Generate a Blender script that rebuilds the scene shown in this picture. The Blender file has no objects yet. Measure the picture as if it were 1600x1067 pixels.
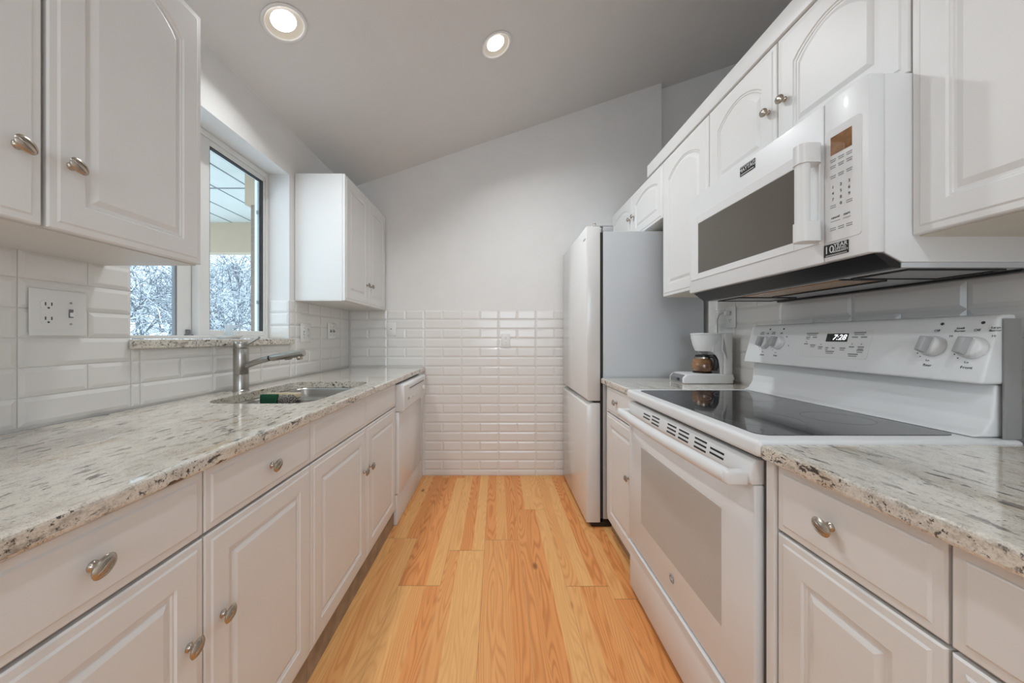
import bpy, bmesh, math, random
from mathutils import Vector, Matrix
C = bpy.context.scene.collection
S = bpy.context.scene
PI = math.pi
# ------------------------------------------------------------------ camera
ZC = 1.1436
cam_d = bpy.data.cameras.new('camera')
cam = bpy.data.objects.new('camera', cam_d); C.objects.link(cam)
cam.location = (0, 0, ZC); cam.rotation_euler = (PI/2, 0, 0)
cam_d.sensor_width = 36; cam_d.lens = 535*36/1600
cam_d.shift_x = (800-777)/1600; cam_d.shift_y = -(533.5-528)/1600
cam_d.clip_start = 0.02
S.camera = cam
S.view_settings.view_transform = 'Standard'; S.view_settings.look = 'None'
S.view_settings.gamma = 1; S.view_settings.use_curve_mapping = False
S.view_settings.exposure = 0.31
# ------------------------------------------------------------------ world and large lights
W = bpy.data.worlds.new('world'); S.world = W; W.use_nodes = True
bgn = W.node_tree.nodes['Background']
bgn.inputs[0].default_value = (0.70, 0.86, 1.0, 1); bgn.inputs[1].default_value = 2.5

def area(name, loc, rot, sx, sy, power, col=(1, 1, 1), shape='RECTANGLE', spread=PI):
    l = bpy.data.lights.new(name, 'AREA'); l.shape = shape; l.size = sx; l.size_y = sy
    l.energy = power; l.color = col; l.spread = spread
    o = bpy.data.objects.new(name, l); C.objects.link(o); o.location = loc; o.rotation_euler = rot
    return o
# added fill light behind the camera, set at the unseen rear opening
area('rear_fill_light', (0.3, -2.47, 1.5), (PI/2, 0, 0), 1.5, 1.15, 8, (0.88, 0.95, 1.0))
# daylight through the kitchen window
pl = area('kitchen_window_portal', (-1.45, 1.58, 1.61), (0, -PI/2, 0), 0.96, 0.86, 1)
pl.data.cycles.is_portal = True   # guides the sky light in through the real opening

# ------------------------------------------------------------------ room constants (metres)
WL, WR, D = -1.234, 1.277, 2.8457
YB = -2.5
CT, CB = 0.904, 0.871            # worktop top and underside
TT = 1.374                       # top of the wall tiles
def ceil_z(x): return 2.386 + 0.3375*(x-WL)

# ------------------------------------------------------------------ materials
def nt(name):
    m = bpy.data.materials.new(name); m.use_nodes = True
    n = m.node_tree; b = n.nodes['Principled BSDF']
    return m, n, b
def node(n, t, **kw):
    x = n.nodes.new(t)
    for k, v in kw.items(): setattr(x, k, v)
    return x
def lk(n, a, b): n.links.new(a, b)
def mapped(n, scale, rot=(0, 0, 0)):
    tc = node(n, 'ShaderNodeTexCoord'); mp = node(n, 'ShaderNodeMapping')
    mp.inputs['Scale'].default_value = scale; mp.inputs['Rotation'].default_value = rot
    lk(n, tc.outputs['Object'], mp.inputs['Vector']); return mp.outputs['Vector']
def noise(n, vec, scale, detail=4, rough=0.55):
    x = node(n, 'ShaderNodeTexNoise'); x.inputs['Scale'].default_value = scale
    x.inputs['Detail'].default_value = detail; x.inputs['Roughness'].default_value = rough
    if vec is not None: lk(n, vec, x.inputs['Vector'])
    return x.outputs['Fac']
def ramp(n, fac, stops):
    r = node(n, 'ShaderNodeValToRGB'); e = r.color_ramp.elements
    while len(e) < len(stops): e.new(0.5)
    for el, (p, c) in zip(e, stops):
        el.position = p; el.color = (*c, 1) if len(c) == 3 else c
    lk(n, fac, r.inputs['Fac']); return r.outputs['Color']
def mixc(n, fac, a, b, mode='MIX'):
    m = node(n, 'ShaderNodeMix', data_type='RGBA', blend_type=mode)
    for sock, v in ((m.inputs[0], fac), (m.inputs[6], a), (m.inputs[7], b)):
        if hasattr(v, 'links'): lk(n, v, sock)
        elif isinstance(v, (int, float)): sock.default_value = v
        else: sock.default_value = (*v, 1)
    return m.outputs[2]
def math_n(n, op, a, b=None):
    m = node(n, 'ShaderNodeMath', operation=op)
    for i, v in enumerate((a, b)):
        if v is None: continue
        if hasattr(v, 'links'): lk(n, v, m.inputs[i])
        else: m.inputs[i].default_value = v
    return m.outputs[0]
def bump(n, b, h, strength, dist=0.002):
    x = node(n, 'ShaderNodeBump'); x.inputs['Strength'].default_value = strength
    x.inputs['Distance'].default_value = dist
    lk(n, h, x.inputs['Height']); lk(n, x.outputs['Normal'], b.inputs['Normal'])
def simple(name, col, rough=0.5, metal=0.0, var=0.03, vscale=6, coat=0.0, bmp=0.0, bscale=200, spec=0.5):
    m, n, b = nt(name)
    v = mapped(n, (1, 1, 1)); f = noise(n, v, vscale, 3)
    c = ramp(n, f, [(0.3, [max(0, x*(1-var)) for x in col]), (0.7, [min(1, x*(1+var)) for x in col])])
    lk(n, c, b.inputs['Base Color'])
    b.inputs['Roughness'].default_value = rough; b.inputs['Metallic'].default_value = metal
    b.inputs['Coat Weight'].default_value = coat; b.inputs['Coat Roughness'].default_value = 0.08
    b.inputs['Specular IOR Level'].default_value = spec
    if bmp: bump(n, b, noise(n, v, bscale, 2), bmp)
    return m
M = {}
M['paint'] = simple('wall_paint', (0.80, 0.785, 0.765), 0.75, bmp=0.35, bscale=140, var=0.015)
M['ceiling'] = simple('ceiling_paint', (0.76, 0.745, 0.725), 0.85, bmp=0.3, bscale=120, var=0.012)
M['cab'] = simple('white_foil', (0.80, 0.787, 0.768), 0.42, var=0.012)
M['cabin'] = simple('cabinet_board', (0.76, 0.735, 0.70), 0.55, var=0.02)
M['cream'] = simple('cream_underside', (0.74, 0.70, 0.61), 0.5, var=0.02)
M['toe'] = simple('toe_kick_board', (0.34, 0.245, 0.165), 0.6, var=0.25, vscale=14)
M['tile'] = simple('glazed_tile', (0.80, 0.775, 0.745), 0.17, var=0.012, vscale=2, coat=0.15)
M['grout'] = simple('grout', (0.72, 0.70, 0.66), 0.8, var=0.05, vscale=30)
M['appl'] = simple('white_enamel', (0.80, 0.80, 0.80), 0.40, var=0.008, coat=0.06)
M['gloss'] = simple('glossy_white_door', (0.80, 0.79, 0.775), 0.18, var=0.006, coat=0.3)
M['applm'] = simple('white_plastic', (0.78, 0.775, 0.765), 0.32, var=0.01)
M['fridge_side'] = simple('grey_sheet_metal', (0.56, 0.575, 0.595), 0.42, var=0.01, bmp=0.08, bscale=400)
M['grey'] = simple('grey_plastic', (0.42, 0.42, 0.42), 0.4)
M['mgrey'] = simple('mid_grey_plastic', (0.20, 0.20, 0.205), 0.45)
M['rangeside'] = simple('grey_range_side', (0.30, 0.295, 0.285), 0.45)
M['black'] = simple('black_plastic', (0.012, 0.012, 0.014), 0.35)
M['gap'] = simple('dark_seal', (0.03, 0.028, 0.026), 0.7)
M['ink'] = simple('dark_ink', (0.05, 0.05, 0.055), 0.6)
M['lightink'] = simple('grey_ink', (0.30, 0.30, 0.31), 0.6)
M['white_ink'] = simple('white_ink', (0.85, 0.85, 0.85), 0.6)
M['plate'] = simple('plate_plastic', (0.82, 0.81, 0.79), 0.3, var=0.01)
M['porcelain'] = simple('porcelain', (0.86, 0.86, 0.87), 0.15, coat=0.3)
M['nickel'] = simple('brushed_nickel', (0.46, 0.41, 0.35), 0.27, 1.0, var=0.08, vscale=60)
M['brass_knob'] = M['nickel']
M['green'] = simple('green_scourer', (0.012, 0.085, 0.04), 0.95, var=0.4, vscale=200, bmp=0.8, bscale=400)
M['sponge'] = simple('cream_sponge', (0.72, 0.60, 0.42), 0.95, var=0.15, vscale=200, bmp=0.8, bscale=300)
def mesh_mat():
    m, n, b = nt('steel_wool'); v = mapped(n, (1, 1, 1))
    f = noise(n, v, 260, 3, 0.8)
    lk(n, ramp(n, f, [(0.42, (0.02, 0.018, 0.016)), (0.52, (0.16, 0.13, 0.11)), (0.62, (0.62, 0.58, 0.52))]), b.inputs['Base Color'])
    b.inputs['Roughness'].default_value = 0.7; bump(n, b, f, 0.9); return m
M['wool'] = mesh_mat()
def steel():
    m, n, b = nt('stainless_steel'); v = mapped(n, (4, 4, 300))
    f = noise(n, v, 3, 3)
    lk(n, ramp(n, f, [(0.3, (0.37, 0.355, 0.33)), (0.7, (0.46, 0.445, 0.415))]), b.inputs['Base Color'])
    b.inputs['Metallic'].default_value = 1; b.inputs['Roughness'].default_value = 0.28; return m
M['steel'] = steel()
def granite():
    m, n, b = nt('granite')
    v = mapped(n, (1, 0.45, 1), (0, 0, 0.12)); vv = mapped(n, (1, 1, 1))
    g = node(n, 'ShaderNodeNewGeometry'); s = node(n, 'ShaderNodeSeparateXYZ'); lk(n, g.outputs['Normal'], s.inputs[0])
    edge = math_n(n, 'SUBTRACT', 1.0, math_n(n, 'ABSOLUTE', s.outputs[2]))     # 1 on the sawn edges, where the grain is cut across
    big = noise(n, v, 7, 6, 0.62)
    base = ramp(n, big, [(0.28, (0.50, 0.41, 0.30)), (0.42, (0.64, 0.57, 0.47)), (0.54, (0.74, 0.685, 0.595)), (0.70, (0.60, 0.565, 0.51))])
    mid = noise(n, v, 60, 5, 0.7)
    c = mixc(n, ramp(n, mid, [(0.48, (0, 0, 0)), (0.66, (0.75, 0.75, 0.75))]), base, (0.37, 0.31, 0.245))
    fine = noise(n, vv, 300, 3, 0.65)
    c = mixc(n, ramp(n, fine, [(0.40, (0.5, 0.5, 0.5)), (0.56, (0, 0, 0))]), c, (0.85, 0.80, 0.73))
    c = mixc(n, ramp(n, fine, [(0.58, (0, 0, 0)), (0.70, (0.55, 0.55, 0.55))]), c, (0.26, 0.22, 0.18))
    gold = noise(n, v, 12, 4)
    c = mixc(n, ramp(n, gold, [(0.58, (0, 0, 0)), (0.72, (0.7, 0.7, 0.7))]), c, (0.44, 0.28, 0.11))
    st = mapped(n, (1, 0.30, 1), (0, 0, 0.20))
    vein = math_n(n, 'ADD', noise(n, st, 60, 6, 0.62), math_n(n, 'MULTIPLY', edge, 0.0)); msk = noise(n, v, 10, 4)
    vm = math_n(n, 'MULTIPLY', ramp(n, vein, [(0.568, (0, 0, 0)), (0.600, (1, 1, 1))]), ramp(n, msk, [(0.42, (0.08, 0.08, 0.08)), (0.56, (1, 1, 1))]))
    c = mixc(n, vm, c, (0.040, 0.032, 0.027))
    sp = math_n(n, 'ADD', noise(n, vv, 120, 5, 0.72), math_n(n, 'MULTIPLY', edge, 0.045))
    sm = math_n(n, 'MULTIPLY', ramp(n, sp, [(0.60, (0, 0, 0)), (0.65, (0.95, 0.95, 0.95))]), ramp(n, math_n(n, 'ADD', noise(n, vv, 13, 4), math_n(n, 'MULTIPLY', edge, 0.10)), [(0.44, (0, 0, 0)), (0.58, (1, 1, 1))]))
    c = mixc(n, sm, c, (0.035, 0.028, 0.022))
    lk(n, c, b.inputs['Base Color']); b.inputs['Roughness'].default_value = 0.09
    b.inputs['IOR'].default_value = 1.6
    b.inputs['Coat Weight'].default_value = 0.6; b.inputs['Coat Roughness'].default_value = 0.03
    return m
M['granite'] = granite()
def wood():
    m, n, b = nt('pine_laminate')
    at = node(n, 'ShaderNodeAttribute', attribute_name='rnd'); r = at.outputs['Fac']
    tc = node(n, 'ShaderNodeTexCoord'); sx = node(n, 'ShaderNodeSeparateXYZ'); lk(n, tc.outputs['Object'], sx.inputs[0])
    x, y = sx.outputs[0], sx.outputs[1]
    # printed strips: three to a board
    strip = math_n(n, 'FLOOR', math_n(n, 'DIVIDE', math_n(n, 'ADD', x, 0.652), 0.0645))
    wn = node(n, 'ShaderNodeTexWhiteNoise', noise_dimensions='2D')
    cv = node(n, 'ShaderNodeCombineXYZ'); lk(n, strip, cv.inputs[0]); lk(n, r, cv.inputs[1]); lk(n, cv.outputs[0], wn.inputs['Vector'])
    sr = wn.outputs['Value']
    cg = node(n, 'ShaderNodeCombineXYZ')
    lk(n, math_n(n, 'ADD', math_n(n, 'MULTIPLY', x, 7.5), math_n(n, 'MULTIPLY', sr, 40)), cg.inputs[0])
    lk(n, math_n(n, 'ADD', math_n(n, 'MULTIPLY', y, 0.75), math_n(n, 'MULTIPLY', r, 31)), cg.inputs[1])
    lk(n, math_n(n, 'MULTIPLY', sr, 17), cg.inputs[2])
    big = noise(n, cg.outputs[0], 1.0, 2, 0.45)
    ring = math_n(n, 'SINE', math_n(n, 'MULTIPLY', big, 190))
    ring = math_n(n, 'POWER', math_n(n, 'ADD', math_n(n, 'MULTIPLY', ring, 0.5), 0.5), 2.2)
    fibv = node(n, 'ShaderNodeCombineXYZ')
    lk(n, math_n(n, 'MULTIPLY', x, 260), fibv.inputs[0]); lk(n, math_n(n, 'MULTIPLY', y, 5), fibv.inputs[1]); lk(n, math_n(n, 'MULTIPLY', sr, 9), fibv.inputs[2])
    fib = noise(n, fibv.outputs[0], 1.0, 3, 0.6)
    light = mixc(n, ramp(n, sr, [(0.25, (0, 0, 0)), (0.75, (1, 1, 1))]), (0.95, 0.53, 0.205), (0.88, 0.365, 0.12))
    dark = (0.60, 0.19, 0.05)
    amt = math_n(n, 'MULTIPLY', ring, math_n(n, 'ADD', math_n(n, 'MULTIPLY', sr, 0.62), 0.12))
    c = mixc(n, amt, light, dark)
    c = mixc(n, ramp(n, fib, [(0.40, (0.30, 0.30, 0.30)), (0.62, (0, 0, 0))]), c, (0.72, 0.32, 0.11))
    kv = node(n, 'ShaderNodeCombineXYZ'); lk(n, math_n(n, 'MULTIPLY', x, 5.2), kv.inputs[0]); lk(n, math_n(n, 'MULTIPLY', y, 2.6), kv.inputs[1]); lk(n, math_n(n, 'MULTIPLY', r, 13), kv.inputs[2])
    vo = node(n, 'ShaderNodeTexVoronoi'); vo.inputs['Scale'].default_value = 1.0; lk(n, kv.outputs[0], vo.inputs['Vector'])
    c = mixc(n, ramp(n, vo.outputs['Distance'], [(0.035, (0.85, 0.85, 0.85)), (0.085, (0, 0, 0))]), c, (0.30, 0.10, 0.03))
    lk(n, c, b.inputs['Base Color']); b.inputs['Roughness'].default_value = 0.42; b.inputs['Specular IOR Level'].default_value = 0.3
    return m
M['wood'] = wood()
def blackglass():
    m, n, b = nt('black_ceramic_glass'); v = mapped(n, (1, 1, 1))
    lk(n, ramp(n, noise(n, v, 300, 2), [(0.4, (0.018, 0.018, 0.02)), (0.66, (0.035, 0.035, 0.038))]), b.inputs['Base Color'])
    b.inputs['Roughness'].default_value = 0.05; b.inputs['IOR'].default_value = 1.7; return m
M['bglass'] = blackglass()
def dotglass(name, col, scale):
    m, n, b = nt(name); v = mapped(n, (1, 1, 1))
    vo = node(n, 'ShaderNodeTexVoronoi'); vo.inputs['Scale'].default_value = scale; vo.inputs['Randomness'].default_value = 0.1
    lk(n, v, vo.inputs['Vector'])
    lk(n, ramp(n, vo.outputs['Distance'], [(0.2, [c*0.82 for c in col]), (0.5, col)]), b.inputs['Base Color'])
    b.inputs['Roughness'].default_value = 0.22; return m
M['mwglass'] = dotglass('microwave_window', (0.125, 0.112, 0.094), 420)
M['ovenglass'] = dotglass('oven_window', (0.54, 0.53, 0.51), 420)
M['filter'] = dotglass('grease_filter', (0.46, 0.25, 0.09), 260)
M['hood'] = simple('hood_plate', (0.60, 0.62, 0.64), 0.4)
def glass(name, tint=(1, 1, 1)):
    m, n, b = nt(name); out = n.nodes['Material Output']
    t = node(n, 'ShaderNodeBsdfTransparent'); t.inputs[0].default_value = (*tint, 1)
    g = node(n, 'ShaderNodeBsdfGlossy'); g.inputs['Roughness'].default_value = 0.02
    lw = node(n, 'ShaderNodeLayerWeight'); lw.inputs[0].default_value = 0.5
    f = math_n(n, 'ADD', math_n(n, 'MULTIPLY', math_n(n, 'POWER', lw.outputs['Facing'], 5.0), 0.9), 0.04)
    mx = node(n, 'ShaderNodeMixShader'); lk(n, f, mx.inputs[0]); lk(n, t.outputs[0], mx.inputs[1]); lk(n, g.outputs[0], mx.inputs[2])
    lk(n, mx.outputs[0], out.inputs['Surface']); return m
M['pane'] = glass('window_glass', (0.96, 0.98, 0.98))
def frosted():
    m = glass('frosted_glass', (0.93, 0.95, 0.96)); n = m.node_tree; out = n.nodes['Material Output']
    d = node(n, 'ShaderNodeBsdfTranslucent'); d.inputs[0].default_value = (0.9, 0.92, 0.93, 1)
    old = out.inputs['Surface'].links[0].from_socket
    mx = node(n, 'ShaderNodeMixShader'); mx.inputs[0].default_value = 0.35
    lk(n, old, mx.inputs[1]); lk(n, d.outputs[0], mx.inputs[2]); lk(n, mx.outputs[0], out.inputs['Surface']); return m
M['clear'] = frosted()
def coffee():
    m, n, b = nt('brown_coffee_glass'); v = mapped(n, (1, 1, 1))
    lk(n, ramp(n, noise(n, v, 18, 3), [(0.35, (0.09, 0.035, 0.012)), (0.65, (0.33, 0.16, 0.06))]), b.inputs['Base Color'])
    b.inputs['Roughness'].default_value = 0.06; b.inputs['Coat Weight'].default_value = 1; return m
M['coffee'] = coffee()
def emis(name, col, st):
    m, n, b = nt(name); b.inputs['Base Color'].default_value = (*col, 1)
    b.inputs['Emission Color'].default_value = (*col, 1); b.inputs['Emission Strength'].default_value = st; return m
M['lens'] = emis('lamp_lens', (1.0, 0.98, 0.95), 6)
M['digit'] = emis('display_digit', (0.95, 0.98, 1.0), 1.4)
M['baffle'] = simple('lamp_baffle', (0.72, 0.66, 0.56), 0.5)
M['stucco'] = simple('porch_beam_paint', (0.42, 0.32, 0.22), 0.8, bmp=0.3)
M['soffit'] = simple('porch_ceiling_board', (0.52, 0.52, 0.47), 0.7, var=0.04)
M['soffline'] = simple('porch_ceiling_seam', (0.16, 0.17, 0.17), 0.8)
def brick():
    m, n, b = nt('tan_brick'); v = mapped(n, (1, 1, 1))
    br = node(n, 'ShaderNodeTexBrick'); br.inputs['Scale'].default_value = 5
    br.inputs['Color1'].default_value = (0.20, 0.135, 0.095, 1); br.inputs['Color2'].default_value = (0.24, 0.165, 0.12, 1)
    br.inputs['Mortar'].default_value = (0.28, 0.22, 0.17, 1); br.inputs['Mortar Size'].default_value = 0.02
    mp = mapped(n, (1, 1, 1), (PI/2, 0, PI/2)); lk(n, mp, br.inputs['Vector'])
    lk(n, br.outputs['Color'], b.inputs['Base Color']); b.inputs['Roughness'].default_value = 0.9; return m
M['brick'] = brick()
def snowbark():
    m, n, b = nt('snow_covered_bark')
    g = node(n, 'ShaderNodeNewGeometry'); s = node(n, 'ShaderNodeSeparateXYZ'); lk(n, g.outputs['Normal'], s.inputs[0])
    v = mapped(n, (1, 1, 1)); f = math_n(n, 'ADD', s.outputs[2], math_n(n, 'MULTIPLY', noise(n, v, 7, 3), 0.9))
    lk(n, ramp(n, f, [(0.42, (0.10, 0.11, 0.125)), (0.60, (0.86, 0.92, 0.97))]), b.inputs['Base Color'])
    b.inputs['Roughness'].default_value = 0.8; return m
M['snowbark'] = snowbark()
M['snow'] = simple('snow', (0.82, 0.87, 0.92), 0.8, var=0.05)

# ------------------------------------------------------------------ builders
def thing(name, label, cat, loc=(0, 0, 0), group=None):
    o = bpy.data.objects.new(name, None); C.objects.link(o); o.location = loc; o.empty_display_size = 0.1
    o['label'] = label; o['category'] = cat
    if group: o['group'] = group
    return o
def root_loc(o):
    v = Vector((0, 0, 0))
    while o is not None: v = v + o.location; o = o.parent
    return v
def obj(name, bm, mat, parent=None, smooth=None, loc=None):
    """link the world-space bmesh as one mesh object (smooth = auto-smooth angle in degrees)"""
    off = root_loc(parent) if parent else Vector(loc or (0, 0, 0))
    bmesh.ops.translate(bm, verts=bm.verts, vec=-off)
    me = bpy.data.meshes.new(name); bm.to_mesh(me); bm.free()
    mats = mat if isinstance(mat, list) else [mat]
    for m in mats: me.materials.append(m)
    if smooth:
        me.polygons.foreach_set('use_smooth', [True]*len(me.polygons))
        me.set_sharp_from_angle(angle=math.radians(smooth))
    o = bpy.data.objects.new(name, me); C.objects.link(o)
    if parent: o.parent = parent
    else: o.location = off
    return o
def tag(o, label, cat, group=None):
    o['label'] = label; o['category'] = cat
    if group: o['group'] = group
    return o
def struct(name, bm, mat, parent=None, smooth=None, label=None):
    o = obj(name, bm, mat, parent, smooth)
    if not parent: o['kind'] = 'structure'
    if label: o['label'] = label
    return o
def NB(): return bmesh.new()
def box(bm, x0, x1, y0, y1, z0, z1, bev=0.0, seg=2, mi=0):
    if x0 > x1: x0, x1 = x1, x0
    if y0 > y1: y0, y1 = y1, y0
    if z0 > z1: z0, z1 = z1, z0
    b = bmesh.new()
    bmesh.ops.create_cube(b, size=1, matrix=Matrix.Translation(((x0+x1)/2, (y0+y1)/2, (z0+z1)/2)) @ Matrix.Diagonal((x1-x0, y1-y0, z1-z0, 1)))
    if bev > 0:
        bev = min(bev, 0.45*min(x1-x0, y1-y0, z1-z0))
        bmesh.ops.bevel(b, geom=list(b.edges), offset=bev, segments=seg, affect='EDGES', profile=0.5)
    merge(bm, b, mi)
def merge(bm, b, mi=0):
    me = bpy.data.meshes.new('tmp'); b.to_mesh(me); b.free()
    n0 = len(bm.faces); bm.from_mesh(me); bpy.data.meshes.remove(me)
    bm.faces.ensure_lookup_table()
    if mi:
        for f in bm.faces[n0:]: f.material_index = mi
def prism(bm, pts, y0, y1, bev=0.0, seg=2, axis='y', mi=0):
    """extrude a polygon of (a, b) points; axis y: points are (x, z); axis z: (x, y); axis x: (y, z)"""
    b = bmesh.new()
    def mk(p, t): return {'y': (p[0], t, p[1]), 'z': (p[0], p[1], t), 'x': (t, p[0], p[1])}[axis]
    v0 = [b.verts.new(mk(p, y0)) for p in pts]; v1 = [b.verts.new(mk(p, y1)) for p in pts]
    k = len(pts)
    b.faces.new(v0); b.faces.new(v1[::-1])
    for i in range(k): b.faces.new((v0[i], v1[i], v1[(i+1) % k], v0[(i+1) % k]))
    bmesh.ops.recalc_face_normals(b, faces=b.faces)
    if bev > 0: bmesh.ops.bevel(b, geom=list(b.edges), offset=bev, segments=seg, affect='EDGES', profile=0.5)
    merge(bm, b, mi)
def lathe(bm, prof, seg=24, mat=None, ex=1.0, ey=1.0, mi=0, cap=True):
    """profile of (r, z) turned about z, then placed by mat"""
    b = bmesh.new(); rings = []
    for r, z in prof:
        rings.append([b.verts.new((r*ex*math.cos(2*PI*i/seg), r*ey*math.sin(2*PI*i/seg), z)) for i in range(seg)])
    for a, c in zip(rings, rings[1:]):
        for i in range(seg): b.faces.new((a[i], a[(i+1) % seg], c[(i+1) % seg], c[i]))
    if cap:
        b.faces.new(rings[0][::-1]); b.faces.new(rings[-1])
    bmesh.ops.remove_doubles(b, verts=b.verts, dist=1e-6)
    bmesh.ops.recalc_face_normals(b, faces=b.faces)
    if mat is not None: bmesh.ops.transform(b, matrix=mat, verts=b.verts)
    merge(bm, b, mi)
def frame_m(origin, direction, up=(0, 0, 1)):
    z = Vector(direction).normalized(); u = Vector(up)
    if abs(z.dot(u)) > 0.99: u = Vector((0, 1, 0))
    x = u.cross(z).normalized(); y = z.cross(x)
    m = Matrix((x, y, z)).transposed().to_4x4(); m.translation = Vector(origin); return m
def tube(bm, pts, r, seg=12, mi=0, cap=True):
    """tube through points; r is a number or a list"""
    pts = [Vector(p) for p in pts]; n = len(pts)
    rs = r if isinstance(r, (list, tuple)) else [r]*n
    b = bmesh.new(); rings = []
    ref = Vector((0, 0, 1))
    t0 = (pts[1]-pts[0]).normalized()
    if abs(t0.dot(ref)) > 0.95: ref = Vector((1, 0, 0))
    x = ref.cross(t0).normalized()
    for i, p in enumerate(pts):
        t = (pts[min(i+1, n-1)]-pts[max(i-1, 0)]).normalized()
        x = (x - t*x.dot(t)).normalized(); y = t.cross(x)
        rings.append([b.verts.new(p + (x*math.cos(2*PI*k/seg) + y*math.sin(2*PI*k/seg))*rs[i]) for k in range(seg)])
    for a, c in zip(rings, rings[1:]):
        for i in range(seg): b.faces.new((a[i], a[(i+1) % seg], c[(i+1) % seg], c[i]))
    if cap: b.faces.new(rings[0][::-1]); b.faces.new(rings[-1])
    bmesh.ops.recalc_face_normals(b, faces=b.faces)
    merge(bm, b, mi)
def mapping(side, P):
    """local (u along the wall, v up, w out of the surface) to the world"""
    return {'L': lambda u, v, w: (P+w, u, v), 'R': lambda u, v, w: (P-w, u, v), 'B': lambda u, v, w: (u, P-w, v)}[side]
def apply_map(bm, f):
    for v in bm.verts: v.co = Vector(f(*v.co))
    bmesh.ops.recalc_face_normals(bm, faces=bm.faces)
    return bm
def rrect(x0, x1, y0, y1, r, seg=6):
    out = []
    for cx, cy, a0 in ((x1-r, y1-r, 0), (x0+r, y1-r, 90), (x0+r, y0+r, 180), (x1-r, y0+r, 270)):
        for i in range(seg+1):
            a = math.radians(a0+90*i/seg); out.append((cx+r*math.cos(a), cy+r*math.sin(a)))
    return out
def plate_holes(outer, holes, z):
    """flat face with holes, by triangle fill, in the xy plane"""
    b = bmesh.new()
    for loop in [outer]+holes:
        vs = [b.verts.new((p[0], p[1], z)) for p in loop]
        for i in range(len(vs)): b.edges.new((vs[i], vs[(i+1) % len(vs)]))
    bmesh.ops.triangle_fill(b, use_beauty=True, use_dissolve=False, edges=b.edges, normal=(0, 0, 1))
    bmesh.ops.recalc_face_normals(b, faces=b.faces)
    return b
def text_mesh(bm, s, size, origin, right, up, align='CENTER', shear=0.0, mi=0, lift=0.0006):
    cu = bpy.data.curves.new('t', 'FONT'); cu.body = s; cu.size = size; cu.align_x = align; cu.align_y = 'CENTER'
    cu.shear = shear; cu.extrude = 0.0002; cu.resolution_u = 3
    o = bpy.data.objects.new('t', cu); C.objects.link(o)
    dg = bpy.context.evaluated_depsgraph_get(); dg.update()
    me = bpy.data.meshes.new_from_object(o.evaluated_get(dg))
    r, u = Vector(right).normalized(), Vector(up).normalized(); nrm = r.cross(u)
    m = Matrix((r, u, nrm)).transposed().to_4x4(); m.translation = Vector(origin)+nrm*lift
    me.transform(m); n0 = len(bm.faces); bm.from_mesh(me)
    bm.faces.ensure_lookup_table()
    for f in bm.faces[n0:]: f.material_index = mi
    bpy.data.objects.remove(o); bpy.data.curves.remove(cu); bpy.data.meshes.remove(me)

# ---- cabinet fronts
def front_bm(u0, u1, v0, v1, th=0.019, panel=None, arch=0.0, top=0.0):
    """door or drawer front with a stepped edge and, for panel = frame width, a raised panel (arched top if arch)"""
    K = 14 if arch else 1
    def loop(ins, w, arc):
        a, b, c, d = u0+ins, u1-ins, v0+ins, v1-ins-(top if arc else 0)
        pts = [(a, c), (b, c)]
        for i in range(K+1):
            t = i/K; s = 0
            if arc and arch:
                s = -arch*(1-math.sin(PI*t)**0.8)
            pts.append((b+(a-b)*t, d+s))
        return [(p[0], p[1], w) for p in pts]
    L = [loop(0, 0, False), loop(0, th-0.006, False), loop(0.003, th-0.0032, False), loop(0.015, th-0.0026, False), loop(0.019, th, False)]
    if panel:
        T = panel
        for i, w in ((T, th), (T+0.003, th-0.0035), (T+0.007, th-0.0035), (T+0.009, th-0.006), (T+0.014, th-0.006), (T+0.024, th-0.0015), (T+0.027, th-0.0005)):
            L.append(loop(i, w, True))
    b = bmesh.new(); V = [[b.verts.new(p) for p in l] for l in L]; k = len(V[0])
    for a, c in zip(V, V[1:]):
        for i in range(k): b.faces.new((a[i], a[(i+1) % k], c[(i+1) % k], c[i]))
    b.faces.new(V[0][::-1]); b.faces.new(V[-1])
    return b
def knob_bm(u, v, w0, tilt=0.6):
    b = bmesh.new()
    lathe(b, [(0.0, 0.0), (0.0085, 0.0), (0.0085, 0.0018), (0.0060, 0.004), (0.0050, 0.009), (0.0056, 0.0125), (0.009, 0.015)], 16)
    lathe(b, [(0.002, 0.0135), (0.010, 0.0145), (0.0145, 0.0165), (0.0155, 0.019), (0.0135, 0.0215), (0.009, 0.0238), (0.004, 0.0248), (0.0, 0.025)], 20, ex=1.22, ey=0.92)
    # the rounded ridges that run over the oval head
    for s in (-0.45, 0.45):
        tube(b, [(0.017*math.cos(a)*0.93, s*0.011*math.sin(a) if 0 < a < PI else 0, 0.0185+0.0068*math.sin(a)) for a in [PI*i/8 for i in range(9)]], 0.0011, 6)
    bmesh.ops.transform(b, matrix=Matrix.Translation((u, v, w0)) @ Matrix.Rotation(tilt, 4, 'Z'), verts=b.verts)
    return b
def add_front(name, parent, side, P, u0, u1, v0, v1, panel=None, arch=0.0, knob=None, tilt=0.6, top=0.0):
    f = mapping(side, P); g = 0.0016
    o = obj(name, apply_map(front_bm(u0+g, u1-g, v0+g, v1-g, 0.019, panel, arch, top), f), M['cab'], parent, 9)
    if knob:
        obj('knob', apply_map(knob_bm(knob[0], knob[1], 0.0188, tilt), f), M['nickel'], o, 40)
    return o
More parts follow.
